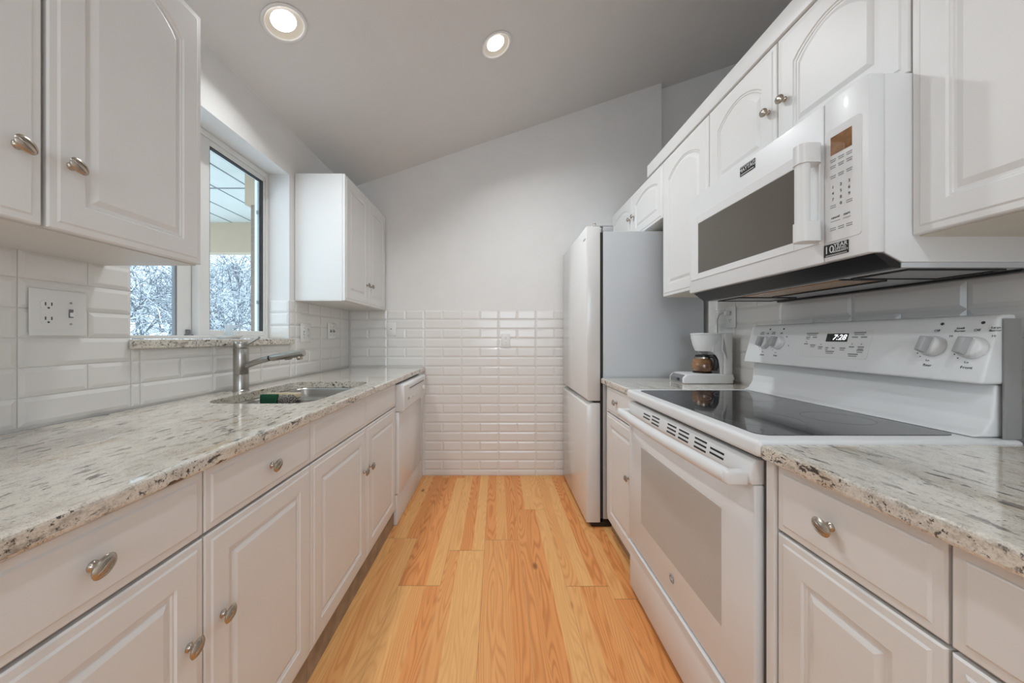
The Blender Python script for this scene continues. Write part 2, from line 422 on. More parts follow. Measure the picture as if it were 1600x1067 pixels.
def carcass(parent, side, P, wall, u0, u1, v0, v1, top=True, toe=None, under=None):
    """hollow box behind the fronts: sides, back, bottom, face frame"""
    b = NB(); t = 0.016; s = 1 if side == 'L' else -1
    def X(w): return P + s*w                      # w negative = into the cabinet
    back = abs(wall-P)-0.003
    e = 0.0006
    for a, c in ((u0+e, u0+t), (u1-t, u1-e)): box(b, X(-0.001), X(-back), a, c, v0, v1, 0.001, 1)
    box(b, X(-back), X(-back+0.008), u0+t, u1-t, v0, v1)
    box(b, X(-0.001), X(-back), u0+t, u1-t, v0, v0+t)
    if top: box(b, X(-0.001), X(-back), u0+t, u1-t, v1-t, v1)
    box(b, X(-0.001), X(-0.018), u0+t, u1-t, v1-0.03, v1-(t if top else 0)); box(b, X(-0.001), X(-0.018), u0+t, u1-t, v0+t, v0+0.03)
    o = obj('cabinet_body', b, M['cab'], parent)
    if under:
        q = NB(); box(q, X(-0.003), X(-back), u0+e, u1-e, v0-0.004, v0-0.0004); obj('bottom_panel', q, M[under], parent)
    if toe is not None:
        q = NB(); box(q, X(-toe), X(-toe-0.016), u0+e, u1-e, 0.001, v0-0.001); obj('toe_kick', q, M['toe'], parent)
    return o

# ---- tiles
def tile_field(bm, u0, u1, v0, v1, vz, uj, pitch_v=0.0778, pitch_u=0.302, six=1, bev=0.012, h=0.0060, gap=0.0022):
    """bevelled wall tiles in rows from vz: rows of 12 inch tiles alternate with rows of 6 inch ones"""
    k0 = math.floor((v0-vz)/pitch_v)-1; k1 = math.ceil((v1-vz)/pitch_v)+1
    for k in range(k0, k1):
        a, c = vz+k*pitch_v, vz+(k+1)*pitch_v
        a, c = max(a, v0), min(c, v1)
        if c-a < 0.012: continue
        pu = pitch_u/2 if (k % 2) == six else pitch_u
        j0 = math.floor((u0-uj)/pu)-1; j1 = math.ceil((u1-uj)/pu)+1
        for j in range(j0, j1):
            p, q = max(uj+j*pu, u0), min(uj+(j+1)*pu, u1)
            if q-p < 0.010: continue
            g = gap/2; bv = min(bev, (q-p)*0.3, (c-a)*0.3)
            lv = []
            for ins, w in ((g, 0.0005), (g, 0.003), (g+bv, h)):
                lv.append([bm.verts.new(x) for x in ((p+ins, a+ins, w), (q-ins, a+ins, w), (q-ins, c-ins, w), (p+ins, c-ins, w))])
            for l0, l1 in zip(lv, lv[1:]):
                for i in range(4): bm.faces.new((l0[i], l0[(i+1) % 4], l1[(i+1) % 4], l1[i]))
            bm.faces.new(lv[-1])
def grout_sheet(bm, u0, u1, v0, v1, w=0.0016):
    bm.faces.new([bm.verts.new(x) for x in ((u0, v0, w), (u1, v0, w), (u1, v1, w), (u0, v1, w))])

# ================================================================== THE ROOM
# floor: one mesh of boards
fb = NB(); lay = fb.faces.layers.float.new('rnd'); random.seed(4)
joints = {0: 1.955, 1: 1.581, 2: 1.843, 3: 0.72, 4: 2.283, 5: 1.577, 6: 1.50}
edges = [-0.6505+0.1937*k for k in range(-4, 20)]
for k in range(len(edges)-1):
    a, c = edges[k], edges[k+1]; kk = k-4
    j = joints.get(kk, random.uniform(0, 1.22))
    ys = sorted([j+1.22*i for i in range(-4, 4)])
    ys = [YB]+[y for y in ys if YB < y < D+0.12]+[D+0.12]
    for y0, y1 in zip(ys, ys[1:]):
        g = 0.0004
        f = fb.faces.new([fb.verts.new(v) for v in ((a+g, y0+0.0009, 0), (c-g, y0+0.0009, 0), (c-g, y1-0.0009, 0), (a+g, y1-0.0009, 0))])
        f[lay] = random.random()
struct('floor', fb, M['wood'])
sb = NB(); box(sb, edges[0], edges[-1], YB, D+0.12, -0.05, -0.0012); struct('floor_underlay', sb, M['toe'], bpy.data.objects['floor'])
# ceiling, sloping up to the right, with the two lamp openings cut out
LAMPS = [(-0.914, 1.470), (-0.006, 1.938)]
th = math.atan(0.3375); cth = math.cos(th)
RC = 0.076
holes = [[(lx+RC*cth*math.cos(2*PI*i/32), ly+RC*math.sin(2*PI*i/32)) for i in range(32)] for lx, ly in LAMPS]
cb = plate_holes([(WL-0.2, YB), (3.1, YB), (3.1, D+0.14), (WL-0.2, D+0.14)], holes, 0)
for v in cb.verts: v.co.z = ceil_z(v.co.x)
struct('ceiling', cb, M['ceiling'])
# left wall with the window opening
WY0, WY1, WZ0, WZ1 = 1.150, 2.032, 1.106, 2.112
XO = -1.43
b = NB()
box(b, XO, WL, YB, WY0, 0, 2.5); box(b, XO, WL, WY1, D+0.12, 0, 2.5)
box(b, XO, WL, WY0, WY1, 0, WZ0); box(b, XO, WL, WY0, WY1, WZ1, 2.5)
bmesh.ops.remove_doubles(b, verts=b.verts, dist=1e-5)
wl = struct('wall_left', b, M['paint'])
TB0 = 0.9105
b = NB()
for r in ((0.10, WY0, CT, TT), (WY0, WY1, CT, WZ0), (WY1, D, CT, TT)): tile_field(b, *r, TB0, 0.878)
apply_map(b, mapping('L', WL)); struct('subway_tiles', b, M['tile'], wl)
b = NB()
for r in ((0.10, WY0, CT, TT), (WY0, WY1, CT, WZ0), (WY1, D, CT, TT)): grout_sheet(b, *r)
apply_map(b, mapping('L', WL)); struct('tile_grout', b, M['grout'], wl)
b = NB(); tile_field(b, -1.352, WL, 1.139, TT-0.006, 1.139, -1.352, six=0, pitch_u=0.30)
apply_map(b, mapping('B', WY1)); struct('reveal_tiles', b, M['tile'], wl)
# back wall, tiled from the floor up, with the shallow step behind the cabinets
b = NB(); box(b, WL, 1.367, D, D+0.12, 0, 3.6); box(b, 1.367, 3.1, D+0.09, D+0.14, 0, 4.0)
wb = struct('wall_back', b, M['paint'])
b = NB(); tile_field(b, WL+0.009, WR, 0.001, TT, TT-18*0.0778, -0.6076, pitch_u=0.309); apply_map(b, mapping('B', D)); struct('subway_tiles', b, M['tile'], wb)
b = NB(); grout_sheet(b, WL+0.009, WR, 0.001, TT); apply_map(b, mapping('B', D)); struct('tile_grout', b, M['grout'], wb)
# right: tall half wall behind the cabinets, open above; the far wall of the next room
b = NB(); box(b, WR, WR+0.085, YB, D, 0, 2.12); wr = struct('wall_right', b, M['paint'])
b = NB(); tile_field(b, 0.02, 2.0, CT, TT, TB0, 0.928, pitch_u=0.302); apply_map(b, mapping('R', WR)); struct('subway_tiles', b, M['tile'], wr)
b = NB(); grout_sheet(b, 0.02, D, CT, TT); apply_map(b, mapping('R', WR)); struct('tile_grout', b, M['grout'], wr)
b = NB(); box(b, 3.0, 3.1, YB, D+0.14, 0, 4.0); struct('wall_hall', b, M['paint'])

b = NB(); box(b, WL-0.2, -0.5, YB-0.12, YB, 0, 4.0); box(b, 1.1, 3.1, YB-0.12, YB, 0, 4.0); box(b, -0.5, 1.1, YB-0.12, YB, 0, 0.9); box(b, -0.5, 1.1, YB-0.12, YB, 2.1, 4.0)
struct('wall_rear_light_block', b, M['paint'])  # unseen wall, added to hold back sky light from behind the camera
# window: fixed left light, sliding right sash
w1 = bpy.data.objects.new('window_1', None); C.objects.link(w1); w1.location = (-1.39, 1.58, 1.14); w1['kind'] = 'structure'
FX0, FX1 = -1.425, -1.356
b = NB()
zb, zt = 1.1405, WZ1-0.001
box(b, FX0, FX1, WY0+0.001, WY0+0.03, zb, zt, 0.002); box(b, FX0, FX1, WY1-0.022, WY1-0.001, zb, zt, 0.002)
box(b, FX0, FX1, WY0+0.03, WY1-0.022, zt-0.028, zt, 0.002); box(b, FX0, FX1, WY0+0.03, WY1-0.022, zb, zb+0.014, 0.002)
obj('window_frame', b, M['plate'], w1)
b = NB()   # right sash
sy0, sy1 = 1.565, 2.0095
box(b, -1.398, -1.362, sy0, sy0+0.058, zb+0.0145, zt-0.0285, 0.003); box(b, -1.398, -1.362, sy1-0.016, sy1, zb+0.0145, zt-0.0285, 0.003)
box(b, -1.398, -1.362, sy0+0.058, sy1-0.016, zb+0.0145, zb+0.042, 0.003); box(b, -1.398, -1.362, sy0+0.058, sy1-0.016, zt-0.056, zt-0.0285, 0.003)
sash = obj('sash', b, M['plate'], w1)
b = NB()
for r in ((sy0+0.058, sy0+0.0605, zb+0.042, zt-0.056), (sy1-0.021, sy1-0.016, zb+0.042, zt-0.056), (sy0+0.0605, sy1-0.021, zt-0.061, zt-0.056)): box(b, -1.384, -1.364, *r)
obj('pane_seal', b, M['gap'], sash)
b = NB(); box(b, -1.383, -1.379, sy0+0.0605, sy1-0.021, zb+0.042, zt-0.061); obj('pane', b, M['pane'], sash)
b = NB(); box(b, -1.422, -1.400, 1.498, 1.600, zb+0.0145, zt-0.0285, 0.003); ms = obj('meeting_stile', b, M['plate'], w1)
b = NB(); box(b, -1.418, -1.402, 1.491, 1.4975, zb+0.0145, zt-0.0285); obj('pane_seal', b, M['mgrey'], w1)
b = NB(); box(b, -1.413, -1.409, WY0+0.031, 1.490, zb+0.0145, zt-0.0285); obj('pane', b, M['pane'], w1)
b = NB(); box(b, -1.399, -1.385, 1.535, 1.548, zb+0.016, zb+0.042, 0.002); box(b, -1.399, -1.378, 1.530, 1.553, zb+0.0145, zb+0.020, 0.001); obj('window_latch', b, M['mgrey'], w1)
b = NB(); box(b, -1.390, -1.386, 1.984, 1.9870, zb+0.044, zt-0.062); 
box(b, -1.394, -1.386, 1.978, 1.9865, 1.34, 1.36); box(b, -1.394, -1.386, 1.978, 1.9865, 1.86, 1.88); obj('screen_rail', b, M['grey'], w1)
# granite window sill
b = NB(); box(b, -1.355, WL+0.018, WY0-0.012, WY1+0.012, WZ0+0.0005, 1.139, 0.004)
for v in b.verts:
    if v.co.x < WL-0.001: v.co.y = min(max(v.co.y, WY0+0.001), WY1-0.001)
b.free(); b = NB(); box(b, -1.355, WL+0.0095, WY0+0.001, WY1-0.001, WZ0+0.0005, 1.139); box(b, WL+0.0095, WL+0.024, WY0-0.012, WY1+0.012, WZ0+0.0005, 1.139, 0.003)
tag(obj('window_sill', b, M['granite'], loc=(-1.29, 1.58, 1.12)), 'speckled granite window sill slab under the white slider window', 'window sill')

# ================================================================== LEFT RUN
PB = -0.634       # face frame plane of the left base cabinets; fronts stand 19 mm proud
# worktop with the sink opening
HX0, HX1, HY0, HY1 = -1.095, -0.690, 1.250, 1.880
def slab_with_hole(x0, x1, y0, y1, hole, zt_, zb_):
    b = plate_holes([(x0, y0), (x1, y0), (x1, y1), (x0, y1)], [hole] if hole else [], zt_)
    ret = bmesh.ops.extrude_face_region(b, geom=list(b.faces))
    vs = [e for e in ret['geom'] if isinstance(e, bmesh.types.BMVert)]
    bmesh.ops.translate(b, verts=vs, vec=(0, 0, zb_-zt_))
    bmesh.ops.recalc_face_normals(b, faces=b.faces)
    return b
def bevel_where(b, test, off, seg=3):
    es = [e for e in b.edges if test(e.verts[0].co, e.verts[1].co)]
    bmesh.ops.bevel(b, geom=es, offset=off, segments=seg, affect='EDGES', profile=0.5)
hole = rrect(HX0, HX1, HY0, HY1, 0.085, 8)
LX = -0.598
b = slab_with_hole(WL+0.009, LX, 0.302, D-0.009, hole, CT, CB)
bevel_where(b, lambda p, q: abs(p.x-LX) < 1e-4 and abs(q.x-LX) < 1e-4 and abs(p.z-q.z) < 1e-4, 0.007)
tag(obj('countertop', b, M['granite'], loc=(-0.9, 1.5, CT)), 'long polished granite countertop with the sink cut into it, left side', 'countertop')

# base cabinet with two drawers and two doors
VZ0, VZ1, VD = 0.101, 0.868, 0.727
t = thing('base_cabinet', 'white two-drawer two-door base cabinet left of the sink doors', 'cabinet', (-0.9, 0.72, 0))
carcass(t, 'L', PB, WL, 0.309, 1.1345, VZ0, 0.870, True, -0.004)
for u0, u1, kd in ((0.309, 0.7215, 0.682), (0.7215, 1.1345, 0.767)):
    add_front('drawer', t, 'L', PB, u0, u1, VD+0.002, VZ1, knob=((u0+u1)/2+0.005, 0.797), tilt=0.7)
    add_front('door', t, 'L', PB, u0, u1, VZ0, VD-0.002, panel=0.062, knob=(kd, 0.527), tilt=0.8)
# sink cabinet
t = thing('sink_cabinet', 'white sink base cabinet with two doors and plain false front', 'cabinet', (-0.9, 1.6, 0))
b = NB(); e = 0.0006; t_ = 0.016
for a, c in ((1.1345+e, 1.1345+t_), (2.082-t_, 2.082-e)): box(b, PB-0.001, WL+0.003, a, c, VZ0, 0.870)
box(b, WL+0.003, WL+0.011, 1.1345+t_, 2.082-t_, VZ0, 0.86); box(b, PB-0.001, WL+0.011, 1.1345+t_, 2.082-t_, VZ0, VZ0+t_)
box(b, PB-0.001, PB-0.018, 1.1345+t_, 2.082-t_, 0.70, 0.870)
obj('cabinet_body', b, M['cab'], t)
q = NB(); box(q, PB+0.004, PB-0.012, 1.1345+e, 2.082-e, 0.001, VZ0-0.001); obj('toe_kick', q, M['toe'], t)
for u0, u1, kd in ((1.1345, 1.6127, 1.576), (1.6127, 2.082, 1.650)):
    add_front('false_front', t, 'L', PB, u0, u1, VD+0.002, VZ1)
    add_front('door', t, 'L', PB, u0, u1, VZ0, VD-0.002, panel=0.062, knob=(kd, 0.527), tilt=0.8)
# double-bowl sink
t = thing('kitchen_sink', 'stainless steel double-bowl undermount sink in the left countertop', 'sink', (-0.89, 1.565, CB))
zr = CB-0.0008
bowls = [rrect(-1.085, -0.700, 1.262, 1.545, 0.07, 6), rrect(-1.085, -0.700, 1.590, 1.868, 0.07, 6)]
b = plate_holes(rrect(-1.118, -0.664, 1.228, 1.902, 0.06, 6), bowls, zr)
# the bridge between the bowls dips a little
obj('rim', b, M['steel'], t)
for (y0, y1) in ((1.262, 1.545), (1.590, 1.868)):
    b = NB(); L = []
    for ins, z, r in ((0, zr, 0.07), (0.006, zr-0.008, 0.068), (0.014, zr-0.14, 0.066), (0.028, zr-0.165, 0.06), (0.06, zr-0.178, 0.05)):
        L.append([b.verts.new((p[0], p[1], z)) for p in rrect(-1.085+ins, -0.700-ins, y0+ins, y1-ins, r, 6)])
    for a, c in zip(L, L[1:]):
        for i in range(len(a)): b.faces.new((a[i], a[(i+1) % len(a)], c[(i+1) % len(a)], c[i]))
    b.faces.new(L[-1])
    for f in b.faces: f.smooth = True
    bw = obj('bowl', b, M['steel'], t, 50)
    b = NB(); lathe(b, [(0.0, 0), (0.018, 0.0), (0.03, 0.003), (0.042, 0.003), (0.044, 0.0)], 24, Matrix.Translation((-0.89, (y0+y1)/2, zr-0.177)))
    obj('drain', b, M['nickel'], bw, 40)
# faucet
FX, FY = -1.158, 1.548
t = thing('faucet', 'brushed steel single-lever pull-out faucet behind the sink', 'faucet', (FX, FY, CT))
b = NB(); T0 = Matrix.Translation((FX, FY, 0))
lathe(b, [(0.0305, CT+0.0005), (0.0305, CT+0.006), (0.0295, CT+0.007), (0.0295, CT+0.075), (0.0288, CT+0.076), (0.0295, CT+0.077), (0.0295, 1.094), (0.029, 1.095)], 32, T0)
obj('body', b, M['steel'], t, 40)
b = NB(); lathe(b, [(0.0288, 1.0955), (0.0295, 1.0965), (0.0295, 1.124), (0.0275, 1.127), (0.0, 1.127)], 32, T0)
cp = obj('lever_cap', b, M['steel'], t, 40)
b = NB(); tube(b, [(FX+0.022, FY, 1.110), (FX+0.050, FY-0.004, 1.124), (FX+0.090, FY-0.010, 1.146)], [0.0065, 0.006, 0.0055], 12)
obj('lever', b, M['steel'], cp, 40)
sp0, sp1, sp2 = Vector((FX+0.022, FY, 1.018)), Vector((FX+0.130, FY-0.004, 1.052)), Vector((FX+0.290, FY-0.010, 1.077))
b = NB(); tube(b, [sp0, sp0.lerp(sp1, 0.5)+Vector((0, 0, 0.002)), sp1], [0.0135, 0.0135, 0.0135], 20); obj('spout', b, M['steel'], t, 40)
dv = (sp2-sp1).normalized()
b = NB(); tube(b, [sp1+dv*0.0005, sp1+dv*0.008], 0.0125, 20); obj('spout_collar', b, M['black'], t, 40)
b = NB(); tube(b, [sp1+dv*0.009, sp1+dv*0.014, sp2-dv*0.004, sp2], [0.0145, 0.0158, 0.0158, 0.0145], 20)
wd = obj('spray_wand', b, M['steel'], t, 40)
b = NB(); lathe(b, [(0.0125, 0), (0.0125, 0.010), (0.010, 0.014), (0.0, 0.014)], 20, frame_m(sp2-dv*0.022-Vector((0, 0, 0.0135)), (0.15, 0, -1))); obj('spray_nozzle', b, M['nickel'], wd, 40)
b = NB(); q = sp1+dv*0.075; tube(b, [q-Vector((0, 0, 0.0155)), q+dv*0.03-Vector((0, 0, 0.0165))], 0.0045, 10); obj('spray_button', b, M['nickel'], wd, 40)
# sponge and scourer on the bridge of the sink
t = thing('kitchen_sponge', 'cream sponge with green scouring face lying on the sink divider', 'sponge', (-1.0, 1.562, zr))
b = NB(); box(b, -1.052, -0.905, 1.5370, 1.583, zr+0.0012, zr+0.022, 0.004); obj('foam', b, M['sponge'], t, 40)
b = NB(); box(b, -1.053, -0.979, 1.517, 1.5364, zr-0.022, zr+0.0225, 0.003); obj('scouring_face', b, M['green'], t, 40)
b = NB()
lathe(b, [(0.0, 0), (0.75, 0.0), (0.95, 0.25), (1.0, 0.5), (0.9, 0.8), (0.5, 1.0), (0.0, 1.02)], 28)
for v in b.verts: v.co *= 1+0.08*math.sin(9*v.co.x)*math.cos(8*v.co.y+3*v.co.z)
bmesh.ops.transform(b, matrix=Matrix.Translation((-0.934, 1.522, zr-0.023)) @ Matrix.Diagonal((0.042, 0.0125, 0.042, 1)), verts=b.verts)
tag(obj('scouring_pad', b, M['wool'], None, 60, loc=(-0.934, 1.522, zr)), 'dark mottled steel wool pad beside the green sponge', 'scouring pad')

# dishwasher
DY0, DY1 = 2.086, 2.690
t = thing('dishwasher', 'white dishwasher with thick control strip at the end of the left run', 'dishwasher', (-0.9, 2.39, 0))
b = NB(); box(b, -0.638, -1.20, DY0+0.004, DY1-0.004, 0.02, 0.862); obj('tub', b, M['mgrey'], t)
b = NB(); box(b, -0.598, -0.637, DY0, DY1, 0.190, 0.692, 0.006); dd = obj('door_panel', b, M['gloss'], t, 40)
b = NB(); prism(b, [(-0.637, 0.694), (-0.575, 0.694), (-0.566, 0.708), (-0.566, 0.850), (-0.575, 0.858), (-0.637, 0.858)], DY0, DY1, 0.003)
cs = obj('control_strip', b, M['applm'], t, 40)
b = NB(); box(b, -0.5665, -0.563, DY0+0.10, DY1-0.05, 0.812, 0.846, 0.002); obj('handle_lip', b, M['applm'], cs, 40)
b = NB(); box(b, -0.5625, -0.5618, DY0+0.12, DY1-0.07, 0.818, 0.826); obj('handle_slot', b, M['mgrey'], cs)
for i in range(4):
    b = NB(); y = DY0+0.085+0.045*i; box(b, -0.5665, -0.562, y, y+0.026, 0.752, 0.768, 0.002); obj('button', b, M['grey'] if i == 0 else M['plate'], cs, 40)
b = NB(); lathe(b, [(0.0, 0.012), (0.018, 0.012), (0.021, 0.0)][::-1], 24, frame_m((-0.566, DY1-0.075, 0.765), (1, 0, 0))); obj('dial', b, M['plate'], cs, 40)
b = NB(); box(b, -0.612, -0.636, DY0, DY1, 0.002, 0.184, 0.003); obj('kick_panel', b, M['appl'], t, 40)
b = NB(); box(b, -0.618, -0.640, DY1+0.003, D-0.010, 0.001, 0.869, 0.002); tag(obj('filler_panel', b, M['cab'], loc=(-0.63, 2.76, 0)), 'narrow white filler board between dishwasher and back wall', 'filler panel')

# left wall cabinets
UB, UT, PU = 1.374, 2.145, -0.942
t = thing('wall_cabinet', 'large white wall cabinet beside the window, nearest on the left', 'cabinet', (-1.08, 0.70, UB))
carcass(t, 'L', PU, WL, 0.327, 1.0735, UB, UT, under='cabin')
for u0, u1, k in ((0.327, 0.6985, 0.658), (0.7035, 1.0735, 0.742)):
    add_front('door', t, 'L', PU, u0, u1, UB-0.003, UT, panel=0.062, arch=0.055, knob=(k, 1.515), tilt=-0.7)
t = thing('wall_cabinet', 'white two-door wall cabinet in the far left corner', 'cabinet', (-1.08, 2.46, UB))
carcass(t, 'L', PU, WL, 2.083, D-0.002, UB, UT, under='cabin')
for u0, u1, k in ((2.083, 2.4625, 2.425), (2.4625, D-0.010, 2.500)):
    add_front('door', t, 'L', PU, u0, u1, UB-0.003, UT, panel=0.062, arch=0.0, knob=(k, 1.516), tilt=-0.7)

# glass pitcher and white dish on the window sill
t = thing('dish', 'small white oval dish on the granite sill in front of the window', 'dish', (-1.275, 1.62, 1.139))
b = NB(); lathe(b, [(0.0, 0.0), (0.04, 0.0), (0.045, 0.004), (0.056, 0.012), (0.058, 0.0155), (0.055, 0.0155), (0.042, 0.008), (0.0, 0.006)], 32, Matrix.Translation((-1.278, 1.630, 1.1395)), ey=0.86)
obj('bowl', b, M['porcelain'], t, 40)
t = thing('glass_pitcher', 'tiny clear glass pitcher with curled handle standing on the white dish', 'pitcher', (-1.278, 1.63, 1.147))
T0 = Matrix.Translation((-1.278, 1.630, 1.1463))
b = NB(); lathe(b, [(0.0, 0.0), (0.020, 0.0), (0.022, 0.004), (0.017, 0.024), (0.0125, 0.040), (0.0135, 0.048), (0.020, 0.060), (0.0185, 0.060), (0.012, 0.048), (0.011, 0.040), (0.0155, 0.024), (0.020, 0.006), (0.0, 0.004)], 28, T0)
obj('body', b, M['clear'], t, 60)
b = NB(); tube(b, [(-1.264, 1.634, 1.192), (-1.252, 1.640, 1.203), (-1.238, 1.645, 1.200), (-1.234, 1.647, 1.185), (-1.242, 1.644, 1.170), (-1.256, 1.638, 1.163)], 0.0032, 10); obj('handle', b, M['clear'], t, 60)

# ================================================================== RIGHT RUN
PBR = 0.634
def right_top(y0, y1, x0, label):
    b = slab_with_hole(x0, WR-0.009, y0, y1, None, CT, CB)
    bevel_where(b, lambda p, q: abs(p.x-x0) < 1e-4 and abs(q.x-x0) < 1e-4 and abs(p.z-q.z) < 1e-4, 0.007)
    tag(obj('countertop', b, M['granite'], loc=(0.93, (y0+y1)/2, CT)), label, 'countertop')
right_top(0.02, 0.767, 0.592, 'granite countertop with dark veins on the near side of the stove')
right_top(1.555, 2.050, 0.622, 'short granite countertop between stove and refrigerator under the coffee maker')
t = thing('base_cabinet', 'narrow white base cabinet with one drawer just right of the stove', 'cabinet', (0.95, 0.61, 0))
carcass(t, 'R', PBR, WR, 0.4695, 0.774, VZ0, 0.870, True, 0.03)
b = NB(); box(b, 0.613, 0.6345, 0.7585, 0.781, VZ0, 0.869, 0.002); obj('filler_strip', b, M['cab'], t)
add_front('drawer', t, 'R', PBR, 0.4695, 0.757, VD-0.006, VZ1, knob=(0.632, 0.795), tilt=0.5)
add_front('door', t, 'R', PBR, 0.4695, 0.757, VZ0, VD-0.010, panel=0.062, knob=(0.500, 0.52), tilt=0.5)
t = thing('base_cabinet', 'white base cabinet with plain drawer cut off at the right edge', 'cabinet', (0.95, 0.27, 0))
carcass(t, 'R', PBR, WR, 0.030, 0.4685, VZ0, 0.870, True, 0.03)
add_front('drawer', t, 'R', PBR, 0.030, 0.4685, VD-0.006, VZ1, knob=(0.25, 0.795))
add_front('door', t, 'R', PBR, 0.030, 0.4685, VZ0, VD-0.010, panel=0.062, knob=(0.08, 0.52))
t = thing('base_cabinet', 'slim white base cabinet between stove and refrigerator', 'cabinet', (0.95, 1.8, 0))
PF = 0.652
carcass(t, 'R', PF, WR, 1.556, 2.044, VZ0, 0.870, True, 0.03)
add_front('drawer', t, 'R', PF, 1.560, 1.985, VD-0.006, VZ1, knob=(1.815, 0.800), tilt=0.5)
add_front('door', t, 'R', PF, 1.560, 1.985, VZ0, VD-0.010, panel=0.062, knob=(1.640, 0.47), tilt=0.2)

# ---- range
RY0, RY1, RB0, RB1 = 0.796, 1.552, 0.778, 1.541
t = thing('stove', 'white freestanding electric stove with black glass cooktop', 'stove', (0.9, 1.16, 0))
b = NB(); box(b, 0.623, 1.19, RY0+0.003, RY1-0.003, 0.045, 0.866); obj('stove_body', b, M['rangeside'], t)
for y in (RY0+0.05, RY1-0.05):
    for x in (0.66, 1.15):
        b = NB(); lathe(b, [(0.018, 0.001), (0.018, 0.01), (0.01, 0.012), (0.01, 0.0445)], 16, Matrix.Translation((x, y, 0))); obj('foot', b, M['black'], t, 40)
b = NB(); box(b, 0.586, 1.19, 0.769, RY1+0.001, 0.873, 0.912, 0.011, 4); ct = obj('cooktop_frame', b, M['appl'], t, 40)
b = NB(); prism(b, rrect(0.622, 1.098, 0.812, 1.508, 0.03, 6), 0.9122, 0.9138, axis='z'); cg = obj('cooktop_glass', b, M['bglass'], t)
for x, y, r in ((0.745, 0.985, 0.105), (0.745, 1.345, 0.080), (0.975, 0.985, 0.078), (0.975, 1.345, 0.105)):
    b = NB(); lathe(b, [(r, 0.0), (r+0.0016, 0.0), (r+0.0016, 0.0002), (r, 0.0002)], 64, Matrix.Translation((x, y, 0.9138)), cap=False); obj('burner_ring', b, M['mgrey'], cg)
# oven door with vent strip, window, handle
b = NB(); box(b, 0.597, 0.622, RY0, RY1, 0.243, 0.800, 0.004); od = obj('oven_door', b, M['appl'], t, 40)
b = NB(); prism(b, [(0.622, 0.801), (0.592, 0.801), (0.589, 0.812), (0.595, 0.852), (0.603, 0.859), (0.622, 0.859)], RY0, RY1, 0.003); vs_ = obj('vent_strip', b, M['applm'], od, 40)
for g0 in (0.895, 1.060, 1.098+0.155):
    for c0, rows in ((g0, (0, 1) if g0 < 0.9 else (0, 1, 2)), (g0+0.075, (0, 1, 2) if g0 < 1.2 else (0, 1))):
        b = NB()
        for r in rows:
            z = 0.820+0.0125*r + (0.006 if len(rows) == 2 else 0); x = 0.589+(z-0.812)*(0.007/0.046)
            box(b, x-0.0006, x+0.004, c0, c0+0.058, z-0.0028, z+0.0028)
        obj('vent_slot', b, M['black'], vs_)
b = NB(); box(b, 0.5962, 0.5969, 0.912, 1.420, 0.376, 0.690); obj('oven_window', b, M['ovenglass'], od)
b = NB(); NH = 18; pts = []; 
for i in range(NH+1):
    s = i/NH; y = RY0+0.022+(RY1-RY0-0.044)*s; pts.append((0.553-0.012*math.sin(PI*s), y, 0.812))
tube(b, pts, 0.0165, 16)
for v in b.verts: v.co.z = 0.812+(v.co.z-0.812)*1.15
hd = obj('door_handle', b, M['appl'], od, 40)
for y in (RY0+0.022, RY1-0.022):
    b = NB(); box(b, 0.5395, 0.5925, y-0.014, y+0.014, 0.796, 0.829, 0.007, 3); obj('handle_bracket', b, M['applm'], hd, 40)
b = NB(); mo = frame_m((0.5962, 1.172, 0.320), (-1, 0, 0))
lathe(b, [(0.0, 0.0008), (0.0150, 0.0008), (0.0150, 0.0)][::-1], 28, mo); em = obj('maker_badge', b, M['lightink'], od)
b = NB()
lathe(b, [(0.0128, 0.0009), (0.0138, 0.0009), (0.0138, 0.0014), (0.0128, 0.0014)], 28, mo, cap=False)
text_mesh(b, 'GE', 0.0135, (0.5954, 1.172, 0.320), (0, -1, 0), (0, 0, 1), shear=0.3, lift=0.0004); obj('badge_letters', b, M['white_ink'], em)
b = NB(); box(b, 0.600, 0.622, RY0, RY1, 0.028, 0.228, 0.005); sd = obj('storage_drawer', b, M['appl'], t, 40)
b = NB(); box(b, 0.590, 0.622, RY0, RY1, 0.2285, 0.2355, 0.003); obj('drawer_lip', b, M['appl'], sd, 40)
b = NB(); box(b, 0.606, 0.6225, RY0+0.004, RY1-0.004, 0.236, 0.2425); obj('drawer_gap', b, M['gap'], t)
# backguard
b = NB()
prism(b, [(1.101, 0.9135), (1.126, 0.926), (1.143, 0.955), (1.150, 1.036), (1.188, 1.036), (1.188, 0.9135)], RB0+0.012, RB1-0.004, 0.006, 3)
bgd = obj('backguard', b, M['appl'], t, 40)
b = NB()
prism(b, [(1.106, 1.037), (1.146, 1.190), (1.156, 1.199), (1.188, 1.200), (1.188, 1.037)], RB0+0.004, RB1, 0.007, 3)
con = obj('control_console', b, M['appl'], t, 40)
b = NB(); box(b, 1.152, 1.191, RB0-0.001, RB0+0.0035, 0.913, 1.188, 0.001); obj('console_side', b, M['rangeside'], t)
SL = 0.040/0.153
upv = Vector((SL, 0, 1)).normalized(); nv = Vector((-1, 0, SL)).normalized(); rv = Vector((0, -1, 0))
def cp_(y, z): return Vector((1.106+(z-1.037)*SL, y, z))
def on_console(bm, y0, y1, z0, z1, d0, d1, r=0.0):
    c = cp_((y0+y1)/2, (z0+z1)/2); m = Matrix((rv, upv, nv)).transposed().to_4x4(); m.translation = c
    w, h = abs(y1-y0)/2, abs(z1-z0)/2/upv.z
    q = bmesh.new()
    if r: prism(q, rrect(-w, w, -h, h, r, 4), d0, d1, axis='z')
    else: box(q, -w, w, -h, h, d0, d1)
    bmesh.ops.transform(q, matrix=m, verts=q.verts); merge(bm, q)
